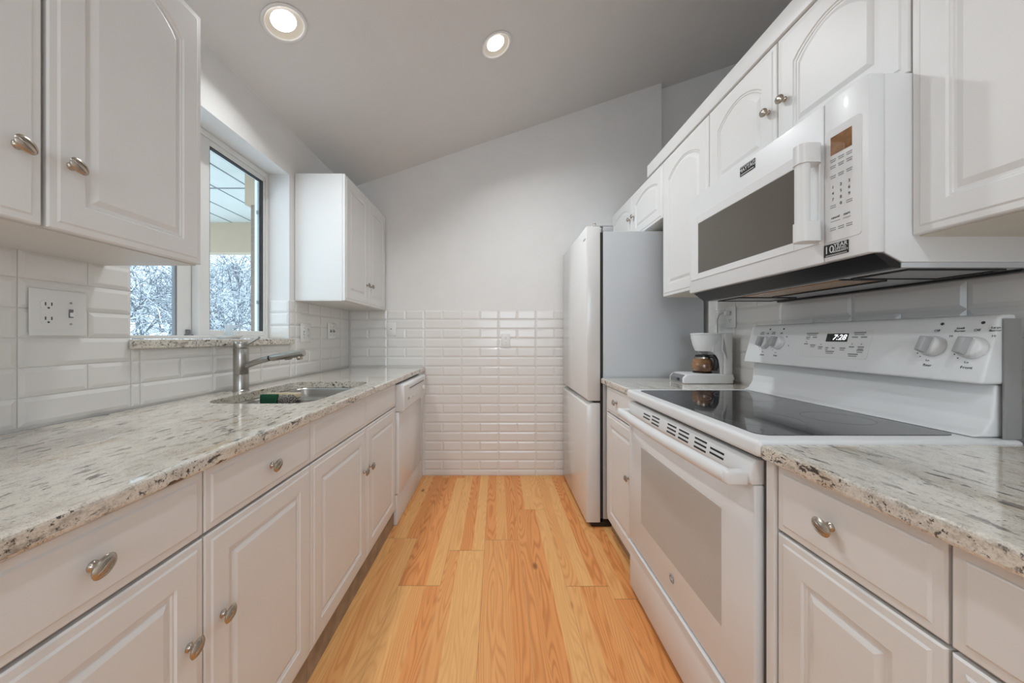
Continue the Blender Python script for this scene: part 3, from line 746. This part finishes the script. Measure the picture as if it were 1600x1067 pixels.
for i, (y, z) in enumerate(((0.812, 1.120), (0.886, 1.122), (1.372, 1.124), (1.440, 1.124))):
    m = frame_m(cp_(y, z)+nv*0.0005, nv)
    b = NB(); lathe(b, [(0.027, 0.0), (0.027, 0.004), (0.0245, 0.012), (0.0235, 0.016), (0.021, 0.018), (0.0, 0.018)], 32, m)
    kn = obj('control_knob', b, M['applm'], con, 40)
    b = NB(); q = bmesh.new(); prism(q, [(-0.022, 0.0175), (-0.019, 0.036), (0.019, 0.036), (0.022, 0.0175)], -0.0075, 0.0075, 0.002, axis='x' if False else 'y')
    bmesh.ops.transform(q, matrix=m @ Matrix.Rotation(PI/2-0.15, 4, 'Z'), verts=q.verts); merge(b, q)
    obj('knob_grip', b, M['grey'], kn, 40)
b = NB(); on_console(b, 1.036, 1.276, 1.078, 1.168, 0.0003, 0.0010, 0.008); kp = obj('keypad_panel', b, M['applm'], con)
b = NB(); on_console(b, 1.106, 1.178, 1.131, 1.158, 0.0011, 0.0016); dp = obj('clock_display', b, M['black'], kp)
b = NB(); text_mesh(b, '7:28', 0.026, cp_(1.134, 1.1445)+nv*0.0016, rv, upv, shear=0.25); obj('clock_digits', b, M['digit'], dp)
b = NB()
random.seed(2)
for (y, z, w) in ((1.235, 1.160, .045), (1.248, 1.146, .016), (1.222, 1.146, .016), (1.250, 1.122, .016), (1.222, 1.118, .02), (1.192, 1.112, .016), (1.168, 1.110, .01), (1.146, 1.110, .01), (1.115, 1.110, .018),
                  (1.155, 1.098, .03), (1.073, 1.160, .036), (1.085, 1.146, .018), (1.058, 1.146, .018), (1.088, 1.115, .016), (1.060, 1.115, .018), (1.060, 1.105, .02), (1.078, 1.092, .03)):
    on_console(b, y-w/2, y+w/2, z-0.0022, z+0.0022, 0.0011, 0.0014)
    if random.random() > 0.5: on_console(b, y-w/2.4, y+w/2.4, z-0.0075, z-0.0045, 0.0011, 0.0014)
for (y, z) in ((1.244, 1.153), (1.250, 1.130), (1.192, 1.121), (1.084, 1.154), (1.088, 1.124), (1.060, 1.124), (1.090, 1.092)): on_console(b, y-.0018, y+.0018, z-.0018, z+.0018, 0.0011, 0.0014)
obj('keypad_legend', b, M['lightink'], kp)
for y, big in ((0.812, True), (0.886, False), (1.372, False), (1.440, True)):
    b = NB()
    text_mesh(b, 'Off', 0.0085, cp_(y, 1.162), rv, upv)
    text_mesh(b, 'Front' if big else 'Rear', 0.0095, cp_(y+0.002, 1.073), rv, upv)
    text_mesh(b, 'Hi', 0.0075, cp_(y-0.030, 1.148), rv, upv)
    text_mesh(b, 'Lo', 0.0075, cp_(y+0.004, 1.0855), rv, upv)
    if big:
        text_mesh(b, 'Small\nBurner', 0.0070, cp_(y+0.030, 1.164), rv, upv); text_mesh(b, 'Large\nBurner', 0.0070, cp_(y-0.030, 1.164), rv, upv)
    on_console(b, y-0.0105, y-0.0035, 1.176, 1.183, 0.0004, 0.0008, 0.0034)
    for k in range(7):
        a = math.radians(-60-20*k); yy, zz = y-0.034*math.cos(a-1.2), 1.121+0.034*math.sin(a-1.2)
        if zz < 1.135: on_console(b, yy-.0012, yy+.0012, zz-.0012, zz+.0012, 0.0004, 0.0007)
    obj('knob_legend', b, M['ink'], con)
b = NB(); on_console(b, 1.322, 1.325, 1.112, 1.116, 0.0004, 0.0008)
obj('indicator_dot', b, M['ink'], con)

# ---- refrigerator
t = thing('refrigerator', 'tall white refrigerator with grey side and bottom freezer', 'refrigerator', (0.9, 2.43, 0))
b = NB(); box(b, 0.638, 1.245, 2.062, 2.800, 0.052, 1.787, 0.004); obj('cabinet_shell', b, M['fridge_side'], t, 40)
b = NB(); box(b, 0.622, 0.637, 2.066, 2.796, 0.055, 1.780); obj('door_seal', b, M['gap'], t)
b = NB(); prism(b, [(0.537, 0.776), (0.553, 0.764), (0.621, 0.764), (0.621, 1.817), (0.537, 1.817)], 2.062, 2.800, 0.005, 2); ud = obj('upper_door', b, M['gloss'], t, 40)
b = NB(); prism(b, [(0.537, 0.031), (0.621, 0.031), (0.621, 0.752), (0.575, 0.752), (0.537, 0.735)], 2.062, 2.800, 0.005, 2); ld = obj('freezer_door', b, M['gloss'], t, 40)
b = NB(); box(b, 0.585, 0.6205, 2.066, 2.796, 0.7525, 0.7635); obj('grip_recess', b, M['gap'], t)
b = NB(); box(b, 0.575, 0.70, 2.066, 2.098, 1.8175, 1.826, 0.003); box(b, 0.638, 0.70, 2.066, 2.12, 1.788, 1.8175, 0.003); obj('hinge_cover', b, M['fridge_side'], t, 40)
b = NB(); lathe(b, [(0.010, 0.0), (0.010, 0.010), (0.006, 0.013), (0.0, 0.013)], 16, Matrix.Translation((0.590, 2.078, 1.826))); obj('hinge_pin', b, M['nickel'], t, 40)
b = NB(); box(b, 0.570, 1.20, 2.075, 2.79, 0.001, 0.030, 0.002); obj('base_grille', b, M['black'], t)
b = NB(); box(b, 0.640, 1.20, 2.075, 2.79, 0.030, 0.0515); obj('underside', b, M['black'], t)
b = NB(); box(b, 0.5362, 0.5368, 2.085, 2.135, 1.742, 1.752); obj('maker_badge', b, M['lightink'], ud)
b = NB(); lathe(b, [(0.006, 0.0), (0.006, 0.0015), (0.0, 0.002)], 14, frame_m((0.560, 2.0621, 1.52), (0, -1, 0))); obj('hole_plug', b, M['plate'], ud, 40)

# ---- right wall cabinets
PUR = 0.966
UBR, UTR = 1.380, 2.150
t = thing('wall_cabinet', 'low white two-door cabinet above the refrigerator', 'cabinet', (1.1, 2.4, 1.837))
carcass(t, 'R', PUR, WR, 1.9655, D-0.002, 1.837, UTR, under='cream')
for u0, u1, k in ((1.9655, 2.405, 2.372), (2.405, D-0.010, 2.440)): add_front('door', t, 'R', PUR, u0, u1, 1.834, UTR, panel=0.055, arch=0.04, knob=(k, 1.985), tilt=0.5)
t = thing('wall_cabinet', 'tall single-door white wall cabinet left of the microwave', 'cabinet', (1.1, 1.75, UBR))
carcass(t, 'R', PUR, WR, 1.537, 1.9645, UBR, UTR, under='cream')
add_front('door', t, 'R', PUR, 1.537, 1.9645, UBR-0.003, UTR, panel=0.062, arch=0.055, knob=(1.575, 1.50), top=0.01)
t = thing('wall_cabinet', 'short white two-door cabinet directly above the microwave', 'cabinet', (1.1, 1.16, 1.757))
carcass(t, 'R', PUR, WR, 0.788, 1.536, 1.757, UTR)
for u0, u1, k in ((0.788, 1.162, 1.128), (1.162, 1.536, 1.196)): add_front('door', t, 'R', PUR, u0, u1, 1.757, UTR, panel=0.062, arch=0.055, knob=(k, 1.930), tilt=0.5)
t = thing('wall_cabinet', 'large white wall cabinet in the upper right corner of the photo', 'cabinet', (1.1, 0.4, UBR))
carcass(t, 'R', PUR, WR, 0.030, 0.787, UBR, UTR, under='cream')
for u0, u1, k in ((0.030, 0.4085, 0.37), (0.4085, 0.787, 0.448)): add_front('door', t, 'R', PUR, u0, u1, UBR-0.003, UTR, panel=0.062, arch=0.055, knob=(k, 1.52))
b = NB(); prism(b, [(0.941, 2.1505), (0.941, 2.170), (0.941, 2.222), (0.980, 2.222), (0.980, 2.1505)], 0.03, 2.150, 0.002); struct('trim_1', b, M['cab'], None, 40, 'white flat crown board along the tops of the right wall cabinets')

# ---- microwave
MY0, MY1, MX, MZ0, MZ1 = 0.784, 1.517, 0.851, 1.340, 1.752
t = thing('microwave', 'white over-the-range microwave with dark window and vertical handle', 'microwave', (1.05, 1.15, 1.30))
b = NB(); prism(b, [(0.889, MZ0), (0.930, 1.318), (1.262, 1.318), (1.262, MZ1), (0.889, MZ1)], MY0+0.001, MY1-0.001, 0.0015, 1); obj('shell', b, M['appl'], t, 30)
b = NB(); box(b, MX, 0.888, 0.893, MY1, MZ0, MZ1, 0.004); dr = obj('microwave_door', b, M['appl'], t, 30)
b = NB(); box(b, MX, 0.888, MY0, 0.8915, MZ0, MZ1, 0.004); cpn = obj('control_panel', b, M['appl'], t, 30)
# raised door surround
b = NB()
gx = 0.0018
outer = [(0.902, 1.350), (1.500, 1.350), (1.500, 1.660), (0.902, 1.660)]
for (y0, y1, z0, z1) in ((1.447, 1.500, 1.392, 1.660), (0.902, 0.979, 1.392, 1.660), (0.979, 1.447, 1.626, 1.660), (0.979, 1.447, 1.392, 1.416)): box(b, MX-0.003, MX+0.002, y0, y1, z0, z1, 0.001, 1)
obj('window_surround', b, M['appl'], dr, 30)
b = NB(); box(b, MX-0.0022, MX+0.002, 0.980, 1.446, 1.4165, 1.6255); obj('door_window', b, M['mwglass'], dr)
HYm = 0.905
b = NB(); tube(b, [(0.807, HYm, 1.402), (0.807, HYm, 1.644)], 0.0155, 20); hb = obj('handle_bar', b, M['applm'], dr, 40)
for z0, z1 in ((1.396, 1.446), (1.600, 1.650)):
    b = NB(); prism(b, rrect(0.7885, 0.8475, HYm-0.0195, HYm+0.0195, 0.017, 5), z0, z1, axis='z'); obj('handle_mount', b, M['applm'], hb, 40)
# control panel face
b = NB(); prism(b, rrect(0.799, 0.884, 1.388, 1.672, 0.008, 4), MX-0.0016, MX+0.001, axis='x'); kf = obj('keypad', b, M['applm'], cpn)
XF = MX-0.0016
b = NB(); box(b, XF-0.0007, XF, 0.820, 0.872, 1.606, 1.652); obj('display', b, M['coffee'], kf)
b = NB(); R_, U_ = (0, -1, 0), (0, 0, 1)
cols = (0.866, 0.846, 0.826)
for r, row in enumerate(('123', '456', '789')):
    for c_, ch in enumerate(row): text_mesh(b, ch, 0.0105, (XF, cols[c_], 1.524-0.0155*r), R_, U_)
text_mesh(b, '0', 0.0105, (XF, cols[1], 1.4775), R_, U_)
obj('keypad_digits', b, M['ink'], kf); b = NB()
text_mesh(b, 'cancel', 0.0085, (XF, 0.860, 1.447), R_, U_); text_mesh(b, 'start', 0.0085, (XF, 0.832, 1.447), R_, U_)
obj('keypad_words', b, M['ink'], kf)
b = NB()
for z in (1.594, 1.578, 1.553):
    for y in cols:
        for k in range(2): box(b, XF-0.0006, XF, y-0.007+0.001*k, y+0.007-0.001*k, z-0.0011-0.0048*k, z+0.0011-0.0048*k)
for y in (cols[0], cols[2]):
    for k in range(2): box(b, XF-0.0006, XF, y-0.007, y+0.007, 1.477-0.0048*k, 1.479-0.0048*k)
for y, w in ((0.860, .012), (0.832, .009)): box(b, XF-0.0006, XF, y-w, y+w, 1.437, 1.4385)
for y in cols:
    for k in range(2): box(b, XF-0.0006, XF, y-0.007, y+0.007, 1.420-0.0048*k, 1.422-0.0048*k)
obj('keypad_legend', b, M['lightink'], kf)
b = NB(); box(b, MX-0.0012, MX, 0.829, 0.8905, 1.3515, 1.3825); stk = obj('warranty_sticker', b, M['black'], cpn)
b = NB(); xs = MX-0.0012
text_mesh(b, '10', 0.027, (xs, 0.8765, 1.3680), R_, U_); text_mesh(b, 'YEAR', 0.0145, (xs, 0.8475, 1.3755), R_, U_)
text_mesh(b, 'LIMITED', 0.0078, (xs, 0.8475, 1.3670), R_, U_); text_mesh(b, 'WARRANTY', 0.0068, (xs, 0.8475, 1.3608), R_, U_)
box(b, xs-0.0004, xs, 0.832, 0.886, 1.3535, 1.3548); obj('sticker_print', b, M['white_ink'], stk)
b = NB(); box(b, MX-0.0016, MX, 1.129, 1.199, 1.706, 1.7385, 0.0007, 1); lg = obj('maker_badge', b, M['black'], dr)
b = NB(); xs = MX-0.0016; text_mesh(b, 'MAYTAG', 0.0185, (xs, 1.164, 1.724), R_, U_)
box(b, xs-0.0004, xs, 1.134, 1.194, 1.7095, 1.7115); box(b, xs-0.0004, xs, 1.1315, 1.1965, 1.7345, 1.7355); obj('badge_letters', b, M['white_ink'], lg)
# underside: slanted dark lip, plate, two filters, lamp window
b = NB(); prism(b, [(0.868, 1.3385), (0.889, 1.3385), (0.929, 1.3165), (0.929, 1.3045), (0.912, 1.306)], MY0+0.004, MY1-0.004, 0.001, 1); obj('front_lip', b, M['black'], t, 30)
b = NB(); box(b, 0.930, 1.258, MY0+0.004, MY1-0.004, 1.306, 1.3175); bp = obj('underside_plate', b, M['hood'], t)
for y0, y1 in ((0.955, 1.340),):
    b = NB(); box(b, 0.955, 1.070, y0, y1, 1.3035, 1.3055); obj('grease_filter', b, M['filter'], bp)
b = NB()
for y0, y1 in ((0.80, 0.93), (1.36, 1.49)):
    for q in ((0.960, 0.966, y0, y1), (1.184, 1.190, y0, y1), (0.966, 1.184, y0, y0+0.006), (0.966, 1.184, y1-0.006, y1)): box(b, *q, 1.3015, 1.3055)
box(b, 0.950, 1.075, 0.944, 0.952, 1.3025, 1.3055); box(b, 1.074, 1.084, 0.952, 1.34, 1.3005, 1.3055); box(b, 1.225, 1.252, 0.80, 1.50, 1.2985, 1.3055)
obj('underside_frames', b, M['black'], bp)
for y0, y1 in ((0.812, 0.918), (1.372, 1.478)):
    b = NB(); box(b, 0.972, 1.178, y0, y1, 1.3035, 1.3055); obj('lamp_cover', b, M['grey'], bp)

# ---- coffee maker
cy0, cy1 = 1.778, 1.925; cyc = (cy0+cy1)/2
t = thing('coffee_maker', 'small white drip coffee maker with brown carafe beside the refrigerator', 'coffee maker', (1.1, cyc, CT))
b = NB(); prism(b, [(0.968, CT+0.001), (0.968, CT+0.030), (0.985, CT+0.048), (1.010, CT+0.052), (1.228, CT+0.052), (1.228, CT+0.001)], cy0, cy1, 0.006, 3); obj('base', b, M['applm'], t, 40)
b = NB(); prism(b, [(0.9665, CT+0.006), (0.9665, CT+0.030), (0.982, CT+0.0475), (0.978, CT+0.006)], cy0+0.014, cy1-0.014, 0.001, 1); fp = obj('switch_panel', b, M['mgrey'], t, 40)
b = NB(); box(b, 0.9635, 0.968, cyc-0.035, cyc-0.012, CT+0.014, CT+0.028, 0.002); obj('power_switch', b, M['black'], fp)
b = NB(); prism(b, rrect(1.172, 1.230, cy0+0.001, cy1-0.001, 0.018, 5), CT+0.052, CT+0.262, axis='z'); obj('water_tank', b, M['applm'], t, 40)
b = NB(); lathe(b, [(0.046, 1.072), (0.051, 1.074), (0.063, 1.105), (0.071, 1.142), (0.073, 1.160)], 40, Matrix.Translation((1.128, cyc, 0)), ey=1.0)
prism(b, [(1.128, 1.073), (1.172, 1.073), (1.172, 1.160), (1.128, 1.160)], cyc-0.062, cyc+0.062); obj('filter_basket', b, M['applm'], t, 40)
b = NB(); lathe(b, [(0.074, 1.161), (0.075, 1.163), (0.075, 1.167), (0.070, 1.170), (0.0, 1.171)], 40, Matrix.Translation((1.128, cyc, 0)))
box(b, 1.140, 1.231, cy0+0.001, cy1-0.001, 1.1663, 1.170, 0.0015); obj('lid', b, M['applm'], t, 40)
b = NB(); prism(b, [(1.176, 1.148), (1.171, 1.085), (1.195, 1.030), (1.186, 1.095)], cy0-0.0006, cy0+0.0008); obj('side_accent', b, M['grey'], t)
b = NB(); web = [(1.172, CT+0.0525), (1.163, CT+0.0525), (1.160, 1.000), (1.154, 1.030), (1.143, 1.052), (1.122, 1.068), (1.10, 1.0725), (1.172, 1.0725)]
prism(b, web, cy1-0.018, cy1-0.006); prism(b, web, cy0+0.004, cy0+0.010); obj('side_web', b, M['applm'], t)
b = NB(); lathe(b, [(0.0, 0), (0.046, 0), (0.048, 0.003), (0.046, 0.005), (0.0, 0.005)], 32, Matrix.Translation((1.108, cyc, CT+0.0525))); obj('warming_plate', b, M['black'], t, 40)
cz = CT+0.058
Tc = Matrix.Translation((1.108, cyc, cz))
cf = NB(); lathe(cf, [(0.0, 0), (0.040, 0.0), (0.047, 0.006), (0.052, 0.022), (0.052, 0.040), (0.046, 0.060), (0.037, 0.072)], 36, Tc); car = obj('carafe', cf, M['coffee'], t, 50)
b = NB(); lathe(b, [(0.0385, 0.0715), (0.0385, 0.080), (0.036, 0.081), (0.036, 0.0715)], 36, Tc, cap=False); obj('carafe_band', b, M['nickel'], car, 40)
b = NB(); lathe(b, [(0.0345, 0.0815), (0.034, 0.089), (0.020, 0.093), (0.0, 0.094)], 30, Tc); obj('carafe_lid', b, M['black'], car, 40)
b = NB(); hx = Vector((0.62, -0.785, 0)); c0 = Vector((1.108, cyc, cz))
tube(b, [c0+hx*0.034+Vector((0, 0, 0.085)), c0+hx*0.055+Vector((0, 0, 0.085)), c0+hx*0.067+Vector((0, 0, 0.068)), c0+hx*0.068+Vector((0, 0, 0.030)), c0+hx*0.062+Vector((0, 0, 0.014)), c0+hx*0.053+Vector((0, 0, 0.016))], [0.007, 0.0105, 0.0115, 0.0115, 0.0095, 0.006], 12); obj('carafe_handle', b, M['black'], car, 40)
b = NB(); lathe(b, [(0.013, 0.0), (0.013, 0.006), (0.010, 0.009), (0.0, 0.009)], 20, frame_m((1.231, cyc-0.05, CT+0.028), (1, 0, 0))); obj('water_cap', b, M['plate'], t, 40)
# its power cord up to the outlet
b = NB(); tube(b, [(1.236, 1.902, CT+0.03), (1.246, 1.925, 1.00), (1.247, 1.935, 1.10), (1.246, 1.938, 1.18), (1.240, 1.930, 1.245), (1.234, 1.905, 1.272), (1.234, 1.878, 1.279), (1.238, 1.866, 1.2795)], 0.0030, 8)
cd = tag(obj('power_cord', b, M['grey'], None, 60, loc=(1.24, 1.90, 1.1)), 'thin grey power cord from coffee maker up to the wall outlet', 'cord')
b = NB(); box(b, 1.232, 1.2585, 1.846, 1.866, 1.268, 1.291, 0.004); obj('plug', b, M['plate'], cd, 40)

# ================================================================== OUTLETS AND SWITCHES
def duplex(parent, f, u, v, w):
    for s in (-1, 1):
        b = NB(); prism(b, rrect(u-0.0165, u+0.0165, v+s*0.0195-0.014, v+s*0.0195+0.014, 0.011, 5), w, w+0.0016, axis='z'); r = obj('receptacle', apply_map(b, f), M['plate'], parent)
        b = NB()
        for du in (-0.0065, 0.0065): box(b, u+du-0.0012, u+du+0.0012, v+s*0.0195-0.001, v+s*0.0195+0.008, w+0.0014, w+0.0021)
        prism(b, rrect(u-0.0025, u+0.0025, v+s*0.0195-0.0095, v+s*0.0195-0.0045, 0.0024, 3), w+0.0014, w+0.0021, axis='z'); obj('slots', apply_map(b, f), M['ink'], r)
def toggle(parent, f, u, v, w, dark=False):
    b = NB(); box(b, u-0.005, u+0.005, v-0.012, v+0.012, w, w+0.001); s = obj('switch_slot', apply_map(b, f), M['mgrey'], parent)
    b = NB(); box(b, u-0.004, u+0.004, v-0.009, v+0.003, w+0.001, w+0.010, 0.0015); obj('toggle', apply_map(b, f), M['mgrey' if dark else 'plate'], s)
    b = NB()
    for dv in (-0.030, 0.030): lathe(b, [(0.0032, 0.0), (0.0032, 0.0008), (0.0, 0.0012)], 10, Matrix.Translation((u, v+dv, w)))
    obj('screws', apply_map(b, f), M['nickel'], parent)
def plate(side, P, u0, u1, v0, v1, label, cat, kinds, name):
    f = mapping(side, P); w0 = 0.0082
    c = f((u0+u1)/2, (v0+v1)/2, w0); t = thing(name, label, cat, c)
    b = NB(); box(b, u0, u1, v0, v1, w0, w0+0.0055, 0.0025); obj('cover_plate', apply_map(b, f), M['plate'], t, 40)
    for k, u in kinds:
        v = (v0+v1)/2
        if k == 'd': duplex(t, f, u, v, w0+0.0056)
        elif k in 'ts': toggle(t, f, u, v, w0+0.0056, k == 's')
        elif k == 'j':
            b = NB(); lathe(b, [(0.0045, 0), (0.0045, 0.0012), (0.0, 0.0012)], 14, Matrix.Translation((u, v, w0+0.0056))); obj('jack', apply_map(b, f), M['ink'], t)
plate('L', WL, 0.894, 1.018, 1.150, 1.276, 'double plate with outlet and toggle switch under the near left cabinet', 'outlet', (('d', 0.930), ('t', 0.980)), 'wall_outlet')
plate('L', WL, 2.130, 2.248, 1.116, 1.236, 'two-gang outlet plate just right of the window sill', 'outlet', (('t', 2.162), ('d', 2.212)), 'wall_outlet')
plate('L', WL, 2.470, 2.588, 1.138, 1.252, 'double switch plate under the far left wall cabinet', 'switch', (('s', 2.506), ('s', 2.552)), 'light_switch')
plate('B', D, -0.917, -0.838, 1.166, 1.270, 'white plate with one small dark jack on the back wall', 'wall plate', (('j', -0.878),), 'jack_plate')
plate('B', D, 0.034, 0.106, 1.066, 1.180, 'single outlet in the middle of the tiled back wall', 'outlet', (('d', 0.070),), 'wall_outlet')
plate('R', WR, 1.818, 1.894, 1.199, 1.315, 'outlet with the coffee maker plug, right wall above the short counter', 'outlet', (('d', 1.856),), 'wall_outlet')

# ================================================================== CEILING LAMPS
def lamp(x, y, label, power):
    z = ceil_z(x); n_dn = Vector((0.3375, 0, -1)).normalized()
    t = thing('recessed_light', label, 'ceiling light', (x, y, z), 'recessed ceiling lights')
    m = frame_m((x, y, z), n_dn, (0, 1, 0))
    b = NB(); lathe(b, [(0.075, 0.0008), (0.088, 0.0012), (0.090, 0.004), (0.086, 0.006), (0.077, 0.005), (0.074, 0.002)], 48, m, cap=False); obj('trim_ring', b, M['plate'], t, 40)
    b = NB(); lathe(b, [(0.0755, 0.002), (0.068, -0.004), (0.0495, -0.011)], 48, m, cap=False); obj('baffle', b, M['baffle'], t, 60)
    b = NB(); lathe(b, [(0.0, -0.0105), (0.0500, -0.0105)], 40, m, cap=False); obj('lamp_lens', b, M['lens'], t)
    L = area('recessed_lamp', (x, y, z), (0, 0, 0), 0.094, 0.094, power, (0.92, 0.97, 1.0), 'DISK', math.radians(140))
    L.matrix_world = frame_m(Vector((x, y, z))+n_dn*(-0.0095), -n_dn, (0, 1, 0))
lamp(*LAMPS[0], 'round recessed ceiling light nearer the window, upper left', 5.6)
lamp(*LAMPS[1], 'round recessed ceiling light farther back, near top centre', 6.4)
# added fill lights under the unseen ceiling behind the camera, for ambient level
for x, y in ((0.0, -0.6), (1.9, -0.6), (0.0, -1.8)):
    n_dn = Vector((0.3375, 0, -1)).normalized()
    L = area('room_fill_light', (0, 0, 0), (0, 0, 0), 0.14, 0.14, 6.3, (0.85, 0.935, 1.0), 'DISK')
    L.matrix_world = frame_m(Vector((x, y, ceil_z(x)))+n_dn*0.006, -n_dn, (0, 1, 0))

# ================================================================== OUTSIDE
gb = NB(); box(gb, -30, -1.44, -8, 30, -0.5, -0.35); o = obj('ground', gb, M['snow']); o['kind'] = 'structure'
t = thing('porch', 'covered porch outside the window with pale boarded ceiling and tan beams', 'porch', (-3.5, 4.0, 3.1))
b = NB(); box(b, -6.2, -1.445, -0.5, 6.2, 3.17, 3.22); pc = obj('porch_ceiling', b, M['soffit'], t)
b = NB()
for x in (-1.95, -2.41, -2.87, -3.33, -3.79, -4.26, -4.65, -5.1, -5.56): box(b, x-0.008, x+0.008, -0.5, 5.999, 3.163, 3.1695)
box(b, -5.9, -1.5, 4.62, 4.64, 3.1625, 3.1695); obj('ceiling_seams', b, M['soffline'], pc)
b = NB(); box(b, -6.2, -1.6, 6.0, 6.2, 2.646, 3.1695); obj('end_header', b, M['stucco'], t)
b = NB(); box(b, -2.95, -1.445, 4.0, 4.26, 2.70, 3.1625); obj('cross_beam', b, M['stucco'], t)
b = NB(); box(b, -2.885, -2.55, 4.01, 4.25, -0.349, 2.6995); obj('brick_column', b, M['brick'], t)
def tree(x, y, h, seed, label, n1=9, spread=1.0, g=-0.35):
    random.seed(seed); b = bmesh.new()
    segs = []
    def br(p, d, L, r, lev):
        q = p; n = 4 if lev < 3 else 3
        for i in range(n):
            d = (d+Vector((random.gauss(0, .22), random.gauss(0, .22), random.gauss(0, .14)+(0.04 if lev < 2 else -0.02)))).normalized()
            q2 = q+d*L/n; segs.append((q, q2, r*(1-0.6*i/n), r*(1-0.6*(i+1)/n))); 
            if lev < 4:
                for _ in range((2, 3, 4, 3)[lev] if lev else 0):
                    nd = (d+Vector((random.gauss(0, .75), random.gauss(0, .75), random.gauss(0.1, .55)))).normalized()
                    br(q2, nd, L*random.uniform(.42, .68), r*0.5, lev+1)
            q = q2
        if lev == 0:
            for i in range(n1):
                a = 2*PI*i/n1+random.uniform(-.3, .3); st = p.lerp(q, random.uniform(0.25, 1.0))
                br(st, Vector((math.cos(a)*spread, math.sin(a)*spread, random.uniform(0.2, 1.1))).normalized(), h*random.uniform(.32, .5), r*0.45, 2)
    br(Vector((x, y, g)), Vector((0, 0, 1)), h*0.75, 0.055, 0)
    for p, q, r0, r1 in segs:
        d = (q-p).normalized(); u = d.cross(Vector((0, 0, 1)) if abs(d.z) < .9 else Vector((1, 0, 0))).normalized(); w = d.cross(u)
        r0, r1 = max(r0, .0045), max(r1, .0045)
        A = [b.verts.new(p+(u*math.cos(a)+w*math.sin(a))*r0) for a in (0, 2.094, 4.189)]; B = [b.verts.new(q+(u*math.cos(a)+w*math.sin(a))*r1) for a in (0, 2.094, 4.189)]
        for i in range(3): b.faces.new((A[i], A[(i+1) % 3], B[(i+1) % 3], B[i]))
    bmesh.ops.recalc_face_normals(b, faces=b.faces)
    tag(obj('snowy_tree', b, M['snowbark'], loc=(x, y, g)), label, 'tree', 'snow-covered trees outside the window')
for i, (x, y, h) in enumerate(((-9.0, 8.9, 3.6), (-7.3, 9.9, 3.6), (-12.2, 11.6, 4.6), (-10.2, 13.2, 4.8), (-15.8, 15.2, 5.6), (-13.6, 17.4, 5.8), (-9.2, 11.2, 4.4), (-11.8, 15.4, 5.2))):
    tree(x, y, h*1.15, 20+i, 'bare snow-covered tree seen through the kitchen window')
